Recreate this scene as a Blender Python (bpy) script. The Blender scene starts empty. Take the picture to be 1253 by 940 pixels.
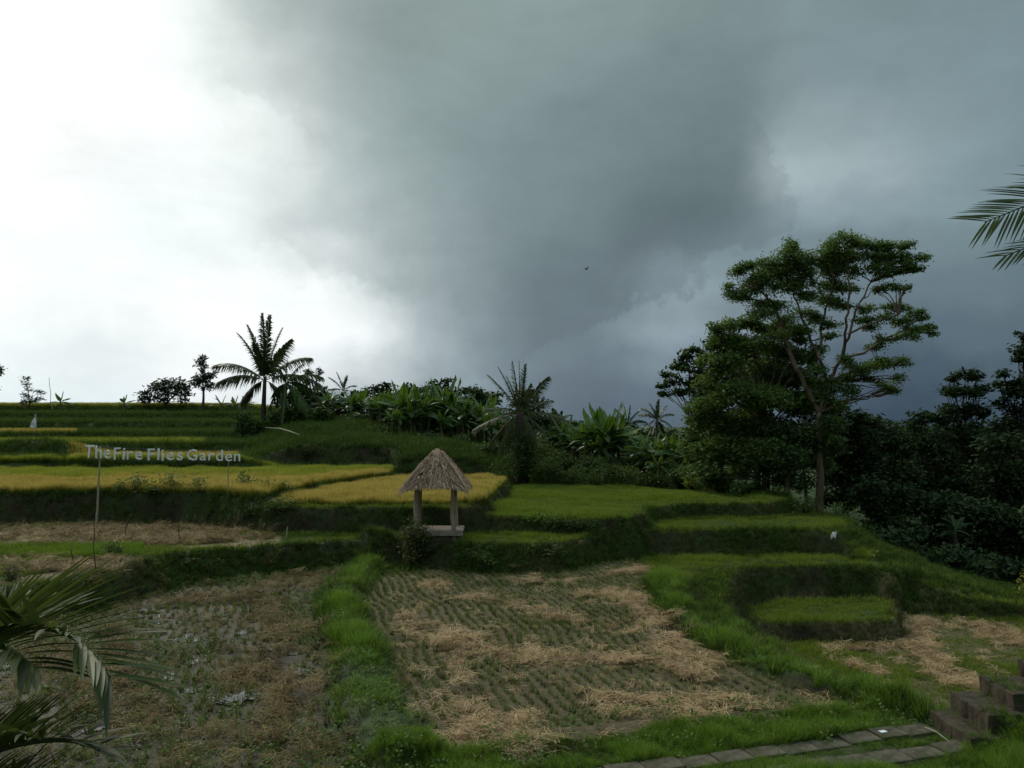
import bpy, math, random
import numpy as np
from mathutils import Vector, Matrix
R = math.radians
random.seed(5)
rng = np.random.default_rng(11)
scene = bpy.context.scene
COL = scene.collection

# ------------------------------------------------------------------ camera
EYE = 4.4
PITCH = math.atan(50 / 983.0)
FOC, CX, CY = 983.0, 626.5, 470.0
cam_d = bpy.data.cameras.new('camera')
cam = bpy.data.objects.new('camera', cam_d)
COL.objects.link(cam)
cam.location = (0, 0, EYE)
cam.rotation_euler = (R(90) + PITCH, 0, 0)
cam_d.sensor_width = 36.0
cam_d.lens = 36.0 * FOC / 1253.0
cam_d.clip_start = 0.05
cam_d.clip_end = 6000
scene.camera = cam
scene.view_settings.view_transform = 'Standard'
scene.view_settings.look = 'None'
scene.view_settings.exposure = 0.0
scene.view_settings.gamma = 1.0
scene.render.engine = 'CYCLES'
scene.cycles.max_bounces = 5
scene.cycles.diffuse_bounces = 2
scene.cycles.glossy_bounces = 2
scene.cycles.transmission_bounces = 3
scene.cycles.transparent_max_bounces = 8
scene.cycles.use_denoising = True
scene.cycles.use_adaptive_sampling = True
scene.cycles.adaptive_threshold = 0.02


def ray(px, py):
    u = (px - CX) / FOC
    v = (CY - py) / FOC
    s, c = math.sin(PITCH), math.cos(PITCH)
    return np.array([u, c - v * s, s + v * c])


def PZ(px, py, z):                 # where the sight line of a photo pixel meets a level
    d = ray(px, py)
    t = (z - EYE) / d[2]
    return np.array([d[0] * t, d[1] * t])


def PD(px, py, y):                 # the same at a distance
    d = ray(px, py)
    t = y / d[1]
    return np.array([d[0] * t, y, EYE + d[2] * t])


def lin(c):
    c = np.asarray(c, float)
    c = (c + np.array([17, 21, 22]) * np.clip((232 - c) / 90, 0, 1)) / 255.0
    return np.where(c <= 0.04045, c / 12.92, ((c + 0.055) / 1.055) ** 2.4)


# ------------------------------------------------------------------ sky: daylight under storm cloud
SUN_AZ, SUN_EL = R(-36), R(38)      # behind the bright break on the left
world = bpy.data.worlds.new('World')
scene.world = world
world.use_nodes = True
wt = world.node_tree
wt.nodes.clear()
N = wt.nodes.new
L = wt.links.new

SKY = {  # photo rows: colours of the cloud ceiling, sRGB, at columns 0,125..1250
    0:   [(262,262,262),(256,258,258),(220,230,226),(148,158,156),(124,135,133),(119,131,129),(117,129,129),(110,122,122),(109,123,125),(107,122,125),(104,119,123)],
    100: [(266,266,266),(262,264,264),(236,243,240),(168,178,176),(124,135,134),(113,125,125),(109,121,122),(99,111,113),(109,123,127),(112,127,132),(107,122,127)],
    200: [(264,266,266),(255,258,258),(245,251,250),(195,204,202),(130,142,142),(108,120,121),(99,111,114),(93,105,108),(136,148,151),(124,139,144),(108,123,129)],
    300: [(252,258,258),(240,248,248),(246,252,252),(212,221,221),(146,156,158),(108,120,122),(95,107,111),(84,96,101),(98,110,117),(100,113,120),(88,103,110)],
    360: [(262,264,264),(258,262,262),(262,264,264),(250,254,254),(170,180,184),(104,115,119),(88,99,105),(94,105,111),(96,108,116),(88,101,110),(78,92,102)],
    400: [(246,252,252),(250,254,254),(260,262,262),(254,257,257),(190,200,204),(109,120,126),(86,97,104),(118,129,137),(90,102,112),(70,83,96),(70,84,95)],
    450: [(240,249,251),(232,242,246),(246,250,251),(238,243,246),(168,178,184),(102,113,121),(78,89,99),(92,103,115),(70,82,96),(46,59,74),(58,72,84)],
    500: [(236,246,249),(228,238,243),(236,242,245),(210,218,223),(136,146,153),(94,105,114),(74,85,97),(76,88,101),(58,70,84),(42,54,69),(52,65,78)],
}
EXTRA = [(190, 0, (262, 264, 264)), (225, 20, (232, 240, 238)), (265, 30, (188, 198, 195)), (310, 50, (172, 183, 180)), (230, 150, (264, 266, 266)),
         (330, 110, (205, 213, 211)), (340, 160, (216, 223, 221)), (385, 160, (186, 196, 195)), (430, 140, (148, 159, 159)), (300, 210, (240, 247, 245)),
         (390, 230, (190, 200, 200)), (440, 220, (155, 167, 168)), (120, 210, (246, 251, 251)), (60, 250, (258, 262, 262)), (300, 285, (240, 247, 247)),
         (345, 300, (222, 230, 230)), (430, 290, (168, 179, 181)), (380, 330, (248, 252, 252)), (430, 335, (226, 233, 233)), (475, 335, (172, 183, 186)),
         (450, 365, (248, 251, 251)), (490, 375, (206, 215, 217)), (535, 375, (148, 159, 163)), (440, 410, (246, 249, 250)), (480, 415, (214, 223, 226)),
         (520, 425, (180, 190, 196)), (570, 430, (130, 141, 148)), (400, 460, (226, 234, 238)), (450, 480, (172, 182, 189)), (60, 60, (268, 268, 268)),
         (640, 60, (122, 134, 133)), (560, 200, (116, 128, 129)), (640, 270, (104, 116, 119)), (850, 40, (112, 124, 124)), (930, 90, (101, 113, 115)),
         (965, 60, (116, 129, 132)), (1010, 130, (112, 126, 130)), (938, 195, (99, 111, 114)), (962, 180, (138, 150, 152)), (963, 215, (142, 154, 157)),
         (1000, 190, (140, 152, 155)), (1060, 200, (134, 147, 151)), (1115, 200, (128, 142, 147)), (1155, 225, (110, 126, 132)), (1180, 160, (110, 125, 130)),
         (960, 255, (120, 132, 136)), (920, 245, (92, 104, 108)), (1000, 275, (110, 123, 129)), (1080, 265, (108, 121, 128)), (905, 290, (86, 98, 102)),
         (860, 318, (83, 95, 99)), (810, 335, (82, 93, 98)), (765, 352, (82, 93, 98)), (725, 372, (80, 91, 97)), (780, 378, (118, 129, 137)),
         (820, 366, (122, 133, 141)), (860, 350, (116, 128, 135)), (895, 328, (108, 120, 127)), (740, 405, (108, 119, 127)), (790, 415, (116, 127, 135)),
         (700, 400, (82, 93, 100)), (690, 440, (88, 98, 107)), (620, 330, (102, 114, 118)), (600, 400, (108, 119, 125)), (1180, 330, (92, 107, 114)),
         (1100, 360, (84, 98, 107)), (1220, 380, (78, 92, 102))]
pts, cols = [], []


def azel(px, py):
    d = ray(px, py)
    return math.degrees(math.atan2(d[0], d[1])), math.degrees(math.asin(d[2] / np.linalg.norm(d)))


for row, cs in SKY.items():
    for i, c in enumerate(cs):
        pts.append(azel(i * 125, row)); cols.append(lin(c))
for a, b, c in EXTRA:
    pts.append(azel(a, b)); cols.append(lin(np.array(c) + (7 if a > 960 and b < 300 else 0)))
pts = np.array(pts); cols = np.array(cols)


_u = np.c_[pts[:, 0], pts[:, 1]]
_K = np.sqrt(((_u[:, None] - _u[None]) ** 2).sum(-1) + 1.0) + np.eye(len(_u)) * -0.6
_P = np.c_[np.ones(len(_u)), _u / 30]
_S = np.linalg.solve(np.block([[_K, _P], [_P.T, np.zeros((3, 3))]]), np.r_[np.sqrt(cols), np.zeros((3, 3))])


def sky_at(az, el):                 # smooth interpolation in the frame, overcast shaped to light the ground round the rest
    e_, z_ = min(max(el, 0), 28.5), min(max(az, -34), 34)
    c_in = np.r_[np.sqrt((_u[:, 0] - z_) ** 2 + (_u[:, 1] - e_) ** 2 + 1.0), 1, z_ / 30, e_ / 30] @ _S
    c_in = np.clip(c_in, 0.1, 1.03) ** 2
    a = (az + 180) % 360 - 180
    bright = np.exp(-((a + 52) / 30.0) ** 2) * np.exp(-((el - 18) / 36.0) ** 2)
    grey = lin((104, 116, 121)) * (0.52 + 3.0 * min(1, max(0, el) / 60.0))  # unseen sky: zenith raised to brighten the ground, low sky dimmed to darken banks
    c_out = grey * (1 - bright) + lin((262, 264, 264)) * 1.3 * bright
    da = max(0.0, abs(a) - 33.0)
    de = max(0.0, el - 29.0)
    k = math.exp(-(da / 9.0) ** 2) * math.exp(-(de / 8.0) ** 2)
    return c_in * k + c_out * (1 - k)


tc = N('ShaderNodeTexCoord')
nz = N('ShaderNodeTexNoise'); nz.inputs['Scale'].default_value = 6.5; nz.inputs['Detail'].default_value = 8
nz.inputs['Roughness'].default_value = 0.6
L(tc.outputs['Generated'], nz.inputs['Vector'])
sb = N('ShaderNodeVectorMath'); sb.operation = 'SUBTRACT'; sb.inputs[1].default_value = (0.5, 0.5, 0.5)
L(nz.outputs['Color'], sb.inputs[0])
sc_ = N('ShaderNodeVectorMath'); sc_.operation = 'SCALE'; sc_.inputs['Scale'].default_value = 0.125
L(sb.outputs[0], sc_.inputs[0])
ad = N('ShaderNodeVectorMath'); ad.operation = 'ADD'
L(tc.outputs['Generated'], ad.inputs[0]); L(sc_.outputs[0], ad.inputs[1])
nm = N('ShaderNodeVectorMath'); nm.operation = 'NORMALIZE'
L(ad.outputs[0], nm.inputs[0])
sx = N('ShaderNodeSeparateXYZ'); L(nm.outputs[0], sx.inputs[0])


def M(op, a, b=None, c=None, clamp=False):
    n = N('ShaderNodeMath'); n.operation = op; n.use_clamp = clamp
    for i, v in enumerate((a, b, c)):
        if v is None: continue
        if isinstance(v, (int, float)): n.inputs[i].default_value = v
        else: L(v, n.inputs[i])
    return n.outputs[0]


az_n = M('ARCTAN2', sx.outputs['X'], sx.outputs['Y'])
fac = M('MULTIPLY_ADD', az_n, 1 / (2 * math.pi), 0.5)
el_n = M('MULTIPLY', M('ARCSINE', sx.outputs['Z']), 180 / math.pi)
ROWS = [-6, 0.0, 2.2, 4.5, 6.8, 9, 11.5, 14, 16.5, 19.5, 23, 27.5, 36, 55, 85]
AZS = [-180, -120, -80, -50] + [round(-38 + 3.17 * i, 2) for i in range(25)] + [60, 105, 179.9]
SC = 1.25
prev = None
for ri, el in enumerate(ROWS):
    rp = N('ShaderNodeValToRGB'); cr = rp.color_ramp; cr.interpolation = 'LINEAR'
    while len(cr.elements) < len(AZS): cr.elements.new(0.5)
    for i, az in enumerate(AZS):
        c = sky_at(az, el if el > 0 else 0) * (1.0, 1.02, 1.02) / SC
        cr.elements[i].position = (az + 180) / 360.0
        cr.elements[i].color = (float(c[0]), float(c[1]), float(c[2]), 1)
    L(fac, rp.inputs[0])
    if prev is None: prev = rp.outputs[0]
    else:
        mr = N('ShaderNodeMapRange'); mr.interpolation_type = 'SMOOTHSTEP'
        mr.inputs['From Min'].default_value = ROWS[ri - 1]; mr.inputs['From Max'].default_value = el
        L(el_n, mr.inputs['Value'])
        mx = N('ShaderNodeMix'); mx.data_type = 'RGBA'
        L(mr.outputs[0], mx.inputs['Factor']); L(prev, mx.inputs['A']); L(rp.outputs[0], mx.inputs['B'])
        prev = mx.outputs['Result']
# soft fine billows
n2 = N('ShaderNodeTexNoise'); n2.inputs['Scale'].default_value = 5.0; n2.inputs['Detail'].default_value = 9
n2.inputs['Roughness'].default_value = 0.55; n2.inputs['Distortion'].default_value = 0.3
mp = N('ShaderNodeMapping'); mp.inputs['Scale'].default_value = (1, 1, 2.2)
L(tc.outputs['Generated'], mp.inputs['Vector']); L(mp.outputs[0], n2.inputs['Vector'])
n3 = N('ShaderNodeTexNoise'); n3.inputs['Scale'].default_value = 15.0; n3.inputs['Detail'].default_value = 8
n3.inputs['Roughness'].default_value = 0.6; n3.inputs['Distortion'].default_value = 0.6
L(mp.outputs[0], n3.inputs['Vector'])
bil = M('ADD', M('MULTIPLY_ADD', n2.outputs[0], 0.40, 0.73), M('MULTIPLY', n3.outputs[0], 0.14))
# ragged lit rims where one cloud deck overhangs the next
nr = N('ShaderNodeTexNoise'); nr.inputs['Scale'].default_value = 11.0; nr.inputs['Detail'].default_value = 9; nr.inputs['Roughness'].default_value = 0.62
L(tc.outputs['Generated'], nr.inputs['Vector'])
sr = N('ShaderNodeSeparateColor'); L(nr.outputs['Color'], sr.inputs[0])
s0 = N('ShaderNodeSeparateXYZ'); L(tc.outputs['Generated'], s0.inputs[0])
azd = M('MULTIPLY', M('ARCTAN2', s0.outputs['X'], s0.outputs['Y']), 180 / math.pi)
eld = M('MULTIPLY', M('ARCSINE', s0.outputs['Z']), 180 / math.pi)
pa_ = M('ADD', azd, M('MULTIPLY_ADD', sr.outputs[0], 11.0, -5.5)); pe_ = M('ADD', eld, M('MULTIPLY_ADD', sr.outputs[1], 9.0, -4.5))


def rim(q0, q1, light, dark, w, soft=0.5):
    a0, a1 = azel(*q0), azel(*q1); dx, dy = a1[0] - a0[0], a1[1] - a0[1]; ln = math.hypot(dx, dy); dx /= ln; dy /= ln
    xx, yy = M('SUBTRACT', pa_, a0[0]), M('SUBTRACT', pe_, a0[1])
    t_ = M('ADD', M('MULTIPLY', xx, dx), M('MULTIPLY', yy, dy)); s_ = M('ADD', M('MULTIPLY', xx, -dy), M('MULTIPLY', yy, dx))
    dec = M('EXPONENT', M('DIVIDE', M('ABSOLUTE', s_), -w))
    mrp = N('ShaderNodeMapRange'); mrp.interpolation_type = 'SMOOTHSTEP'; L(s_, mrp.inputs['Value'])
    mrp.inputs['From Min'].default_value = -soft; mrp.inputs['From Max'].default_value = soft; mrp.inputs['To Min'].default_value = -dark; mrp.inputs['To Max'].default_value = light
    def fade(v, lo, hi):
        q = N('ShaderNodeMapRange'); q.interpolation_type = 'SMOOTHSTEP'; L(v, q.inputs['Value']); q.inputs['From Min'].default_value = lo; q.inputs['From Max'].default_value = hi; return q.outputs[0]
    return M('MULTIPLY', M('MULTIPLY', mrp.outputs[0], dec), M('MULTIPLY', fade(t_, -2.5, 2.5), fade(t_, ln + 2.5, ln - 2.5)))


rims = M('ADD', rim((948, 290), (955, -60), 0.0, 0.0, 3.0), 1.0)
for q0, q1, li, da, w_ in [((960, -60), (945, 110), 0.03, 0.01, 3.5), ((945, 150), (958, 275), 0.17, 0.06, 3.2), ((945, 292), (720, 408), 0.24, 0.06, 3.0),
                           ((480, 352), (300, 312), 0.10, 0.05, 2.0), ((400, 170), (250, 95), 0.09, 0.04, 2.6), ((700, 425), (560, 470), 0.10, 0.03, 2.2)]:
    rims = M('ADD', rims, rim(q0, q1, li, da, w_))
bil = M('MULTIPLY', bil, rims)
vs = N('ShaderNodeVectorMath'); vs.operation = 'SCALE'
L(prev, vs.inputs[0]); L(M('MULTIPLY', bil, SC), vs.inputs['Scale'])
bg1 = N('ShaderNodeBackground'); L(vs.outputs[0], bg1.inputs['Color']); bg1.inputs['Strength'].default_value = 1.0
nis = N('ShaderNodeTexSky'); nis.sky_type = 'NISHITA'; nis.sun_disc = False
nis.sun_elevation = SUN_EL; nis.sun_rotation = SUN_AZ
nis.air_density = 1.2; nis.dust_density = 3.0
bg2 = N('ShaderNodeBackground'); L(nis.outputs[0], bg2.inputs['Color']); bg2.inputs['Strength'].default_value = 0.05
# the cloud ceiling covers nearly all of the blue sky
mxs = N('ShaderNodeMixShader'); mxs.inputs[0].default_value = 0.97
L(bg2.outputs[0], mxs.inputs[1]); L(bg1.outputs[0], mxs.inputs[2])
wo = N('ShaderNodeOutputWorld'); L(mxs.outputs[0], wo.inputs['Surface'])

sun_d = bpy.data.lights.new('sun', 'SUN'); sun_d.energy = 1.5; sun_d.angle = R(14); sun_d.color = (1.0, 0.92, 0.78)
sun = bpy.data.objects.new('sun', sun_d); COL.objects.link(sun)
sdir = Vector((math.sin(SUN_AZ) * math.cos(SUN_EL), math.cos(SUN_AZ) * math.cos(SUN_EL), math.sin(SUN_EL)))
sun.rotation_euler = (-sdir).to_track_quat('-Z', 'Y').to_euler()
sun.location = (-30, 40, 40)


# ------------------------------------------------------------------ helpers
def prop(o, label=None, cat=None, group=None, kind=None):
    if label: o['label'] = label
    if cat: o['category'] = cat
    if group: o['group'] = group
    if kind: o['kind'] = kind
    return o


def link(name, data, parent=None, loc=None):
    o = bpy.data.objects.new(name, data)
    COL.objects.link(o)
    if parent is not None: o.parent = parent
    if loc is not None: o.location = loc
    return o


def empty(name, loc, label, cat, group=None):
    o = link(name, None, None, loc)
    o.empty_display_size = 0.3
    return prop(o, label, cat, group)


class MB:
    """collects vertices and faces (with a per-vertex tint 0..1) into one mesh"""
    def __init__(s): s.v = []; s.f = []; s.n = 0; s.c = []

    def add(s, v, f, c=0.5):
        v = np.asarray(v, float).reshape(-1, 3)
        s.v.append(v)
        s.f.extend([tuple(int(i) + s.n for i in q) for q in f])
        s.c.append(np.full(len(v), c) if np.isscalar(c) else np.asarray(c, float))
        s.n += len(v)

    def box(s, lo, hi, c=0.5, rot=0.0, piv=None, jit=0.0):
        x0, y0, z0 = lo; x1, y1, z1 = hi
        v = np.array([[x0,y0,z0],[x1,y0,z0],[x1,y1,z0],[x0,y1,z0],[x0,y0,z1],[x1,y0,z1],[x1,y1,z1],[x0,y1,z1]], float)
        if jit: v += rng.uniform(-jit, jit, v.shape)
        if rot:
            p = np.array(piv if piv is not None else v.mean(0)); ca, sa = math.cos(rot), math.sin(rot)
            w = v - p; v = np.c_[w[:,0]*ca - w[:,1]*sa, w[:,0]*sa + w[:,1]*ca, w[:,2]] + p
        s.add(v, [(0,3,2,1),(4,5,6,7),(0,1,5,4),(1,2,6,5),(2,3,7,6),(3,0,4,7)], c)

    def tube(s, path, rad, k=6, c=0.5, cap=True):
        path = np.asarray(path, float); n = len(path)
        rad = np.broadcast_to(rad, (n,))
        tg = np.gradient(path, axis=0); tg /= (np.linalg.norm(tg, axis=1)[:, None] + 1e-9)
        ref = np.array([0.3, 0.9, 0.1]) if abs(tg[0][2]) > 0.8 else np.array([0, 0, 1.0])
        a = np.cross(tg, ref); a /= (np.linalg.norm(a, axis=1)[:, None] + 1e-9)
        b = np.cross(tg, a)
        th = np.arange(k) * 2 * math.pi / k
        v = path[:, None, :] + rad[:, None, None] * (np.cos(th)[None, :, None] * a[:, None, :] + np.sin(th)[None, :, None] * b[:, None, :])
        f = [(i*k+j, i*k+(j+1) % k, (i+1)*k+(j+1) % k, (i+1)*k+j) for i in range(n-1) for j in range(k)]
        if cap: f += [tuple(range(k-1, -1, -1)), tuple((n-1)*k + j for j in range(k))]
        s.add(v.reshape(-1, 3), f, c)

    def strip(s, left, right, c=0.5):
        left = np.asarray(left); right = np.asarray(right); n = len(left)
        v = np.empty((2*n, 3)); v[0::2] = left; v[1::2] = right
        if not np.isscalar(c): c = np.repeat(np.asarray(c), 2)
        s.add(v, [(2*i, 2*i+1, 2*i+3, 2*i+2) for i in range(n-1)], c)

    def mesh(s, name, mat, smooth=False):
        me = bpy.data.meshes.new(name)
        v = np.concatenate(s.v) if s.v else np.zeros((0, 3))
        me.from_pydata(v.tolist() if len(v) < 20000 else [tuple(r) for r in v.tolist()], [], s.f)
        at = me.attributes.new('tint', 'FLOAT', 'POINT')
        at.data.foreach_set('value', np.concatenate(s.c).astype(np.float32))
        if mat: me.materials.append(mat)
        if smooth: me.polygons.foreach_set('use_smooth', [True] * len(me.polygons))
        me.update()
        return me

    def build(s, name, mat, parent=None, smooth=False, loc=None):
        return link(name, s.mesh(name, mat, smooth), parent, loc)


def quads_mesh(name, V, tint, mat):
    """V (n,4,3) leaf quads -> mesh, quickly"""
    n = len(V)
    me = bpy.data.meshes.new(name)
    me.vertices.add(n * 4); me.loops.add(n * 4); me.polygons.add(n)
    me.vertices.foreach_set('co', V.reshape(-1).astype(np.float32))
    me.loops.foreach_set('vertex_index', np.arange(n * 4, dtype=np.int32))
    me.polygons.foreach_set('loop_start', np.arange(0, n * 4, 4, dtype=np.int32))
    at = me.attributes.new('tint', 'FLOAT', 'POINT')
    at.data.foreach_set('value', np.repeat(tint, 4).astype(np.float32))
    me.materials.append(mat)
    me.update(calc_edges=True)
    return me


# ------------------------------------------------------------------ materials
def new_mat(name):
    m = bpy.data.materials.new(name); m.use_nodes = True
    t = m.node_tree; t.nodes.clear()
    return m, t, (lambda k: t.nodes.new(k)), t.links.new


def ramp_node(t, stops, interp='LINEAR'):
    r = t.nodes.new('ShaderNodeValToRGB'); cr = r.color_ramp; cr.interpolation = interp
    while len(cr.elements) < len(stops): cr.elements.new(0.5)
    for e, (p, c) in zip(cr.elements, stops):
        e.position = p; e.color = (*c, 1)
    return r


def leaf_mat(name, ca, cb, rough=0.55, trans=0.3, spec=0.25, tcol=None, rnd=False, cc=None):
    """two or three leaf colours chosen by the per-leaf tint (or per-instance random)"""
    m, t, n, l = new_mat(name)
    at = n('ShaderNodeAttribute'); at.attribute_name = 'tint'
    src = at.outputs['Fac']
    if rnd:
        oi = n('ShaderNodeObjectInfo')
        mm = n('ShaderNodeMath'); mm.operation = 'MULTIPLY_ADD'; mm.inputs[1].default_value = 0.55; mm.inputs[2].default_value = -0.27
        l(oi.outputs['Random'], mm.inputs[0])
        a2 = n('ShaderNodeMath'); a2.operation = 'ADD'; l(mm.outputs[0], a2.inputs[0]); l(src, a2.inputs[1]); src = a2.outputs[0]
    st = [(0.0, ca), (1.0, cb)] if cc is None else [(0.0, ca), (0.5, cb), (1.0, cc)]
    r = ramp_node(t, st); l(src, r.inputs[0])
    p = n('ShaderNodeBsdfPrincipled'); l(r.outputs[0], p.inputs['Base Color'])
    p.inputs['Roughness'].default_value = rough; p.inputs['Specular IOR Level'].default_value = spec
    o = n('ShaderNodeOutputMaterial')
    if trans > 0:
        tr = n('ShaderNodeBsdfTranslucent')
        hs = n('ShaderNodeHueSaturation'); hs.inputs['Saturation'].default_value = 1.1; hs.inputs['Value'].default_value = 1.3
        hs.inputs['Hue'].default_value = 0.49
        l(r.outputs[0], hs.inputs['Color']); l(hs.outputs[0], tr.inputs['Color'])
        mx = n('ShaderNodeMixShader'); mx.inputs[0].default_value = trans
        l(p.outputs[0], mx.inputs[1]); l(tr.outputs[0], mx.inputs[2]); l(mx.outputs[0], o.inputs[0])
    else: l(p.outputs[0], o.inputs[0])
    return m


def solid_mat(name, ca, cb, scale=6.0, rough=0.8, bump=0.3, spec=0.2, stretch=(1, 1, 1), det=6, bdist=0.02, moss=0.0):
    m, t, n, l = new_mat(name)
    tcn = n('ShaderNodeTexCoord'); mpn = n('ShaderNodeMapping'); mpn.inputs['Scale'].default_value = stretch
    l(tcn.outputs['Object'], mpn.inputs['Vector'])
    nz = n('ShaderNodeTexNoise'); nz.inputs['Scale'].default_value = scale; nz.inputs['Detail'].default_value = det
    nz.inputs['Roughness'].default_value = 0.65
    l(mpn.outputs[0], nz.inputs['Vector'])
    r = ramp_node(t, [(0.3, ca), (0.7, cb)]); l(nz.outputs[0], r.inputs[0])
    p = n('ShaderNodeBsdfPrincipled'); l(r.outputs[0], p.inputs['Base Color'])
    p.inputs['Roughness'].default_value = rough; p.inputs['Specular IOR Level'].default_value = spec
    if moss:
        z2 = n('ShaderNodeTexNoise'); z2.inputs['Scale'].default_value = 3.2; z2.inputs['Detail'].default_value = 8; z2.inputs['Roughness'].default_value = 0.7
        gp = n('ShaderNodeNewGeometry'); l(gp.outputs['Position'], z2.inputs['Vector'])
        q = n('ShaderNodeMapRange'); q.inputs['From Min'].default_value = 0.50; q.inputs['From Max'].default_value = 0.62; q.inputs['To Max'].default_value = moss; l(z2.outputs[0], q.inputs['Value'])
        mm = n('ShaderNodeMix'); mm.data_type = 'RGBA'; l(q.outputs[0], mm.inputs['Factor']); l(r.outputs[0], mm.inputs['A']); mm.inputs['B'].default_value = (0.035, 0.045, 0.012, 1)
        l(mm.outputs['Result'], p.inputs['Base Color'])
    b = n('ShaderNodeBump'); b.inputs['Strength'].default_value = bump; b.inputs['Distance'].default_value = bdist
    l(nz.outputs[0], b.inputs['Height']); l(b.outputs[0], p.inputs['Normal'])
    o = n('ShaderNodeOutputMaterial'); l(p.outputs[0], o.inputs[0])
    return m


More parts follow.
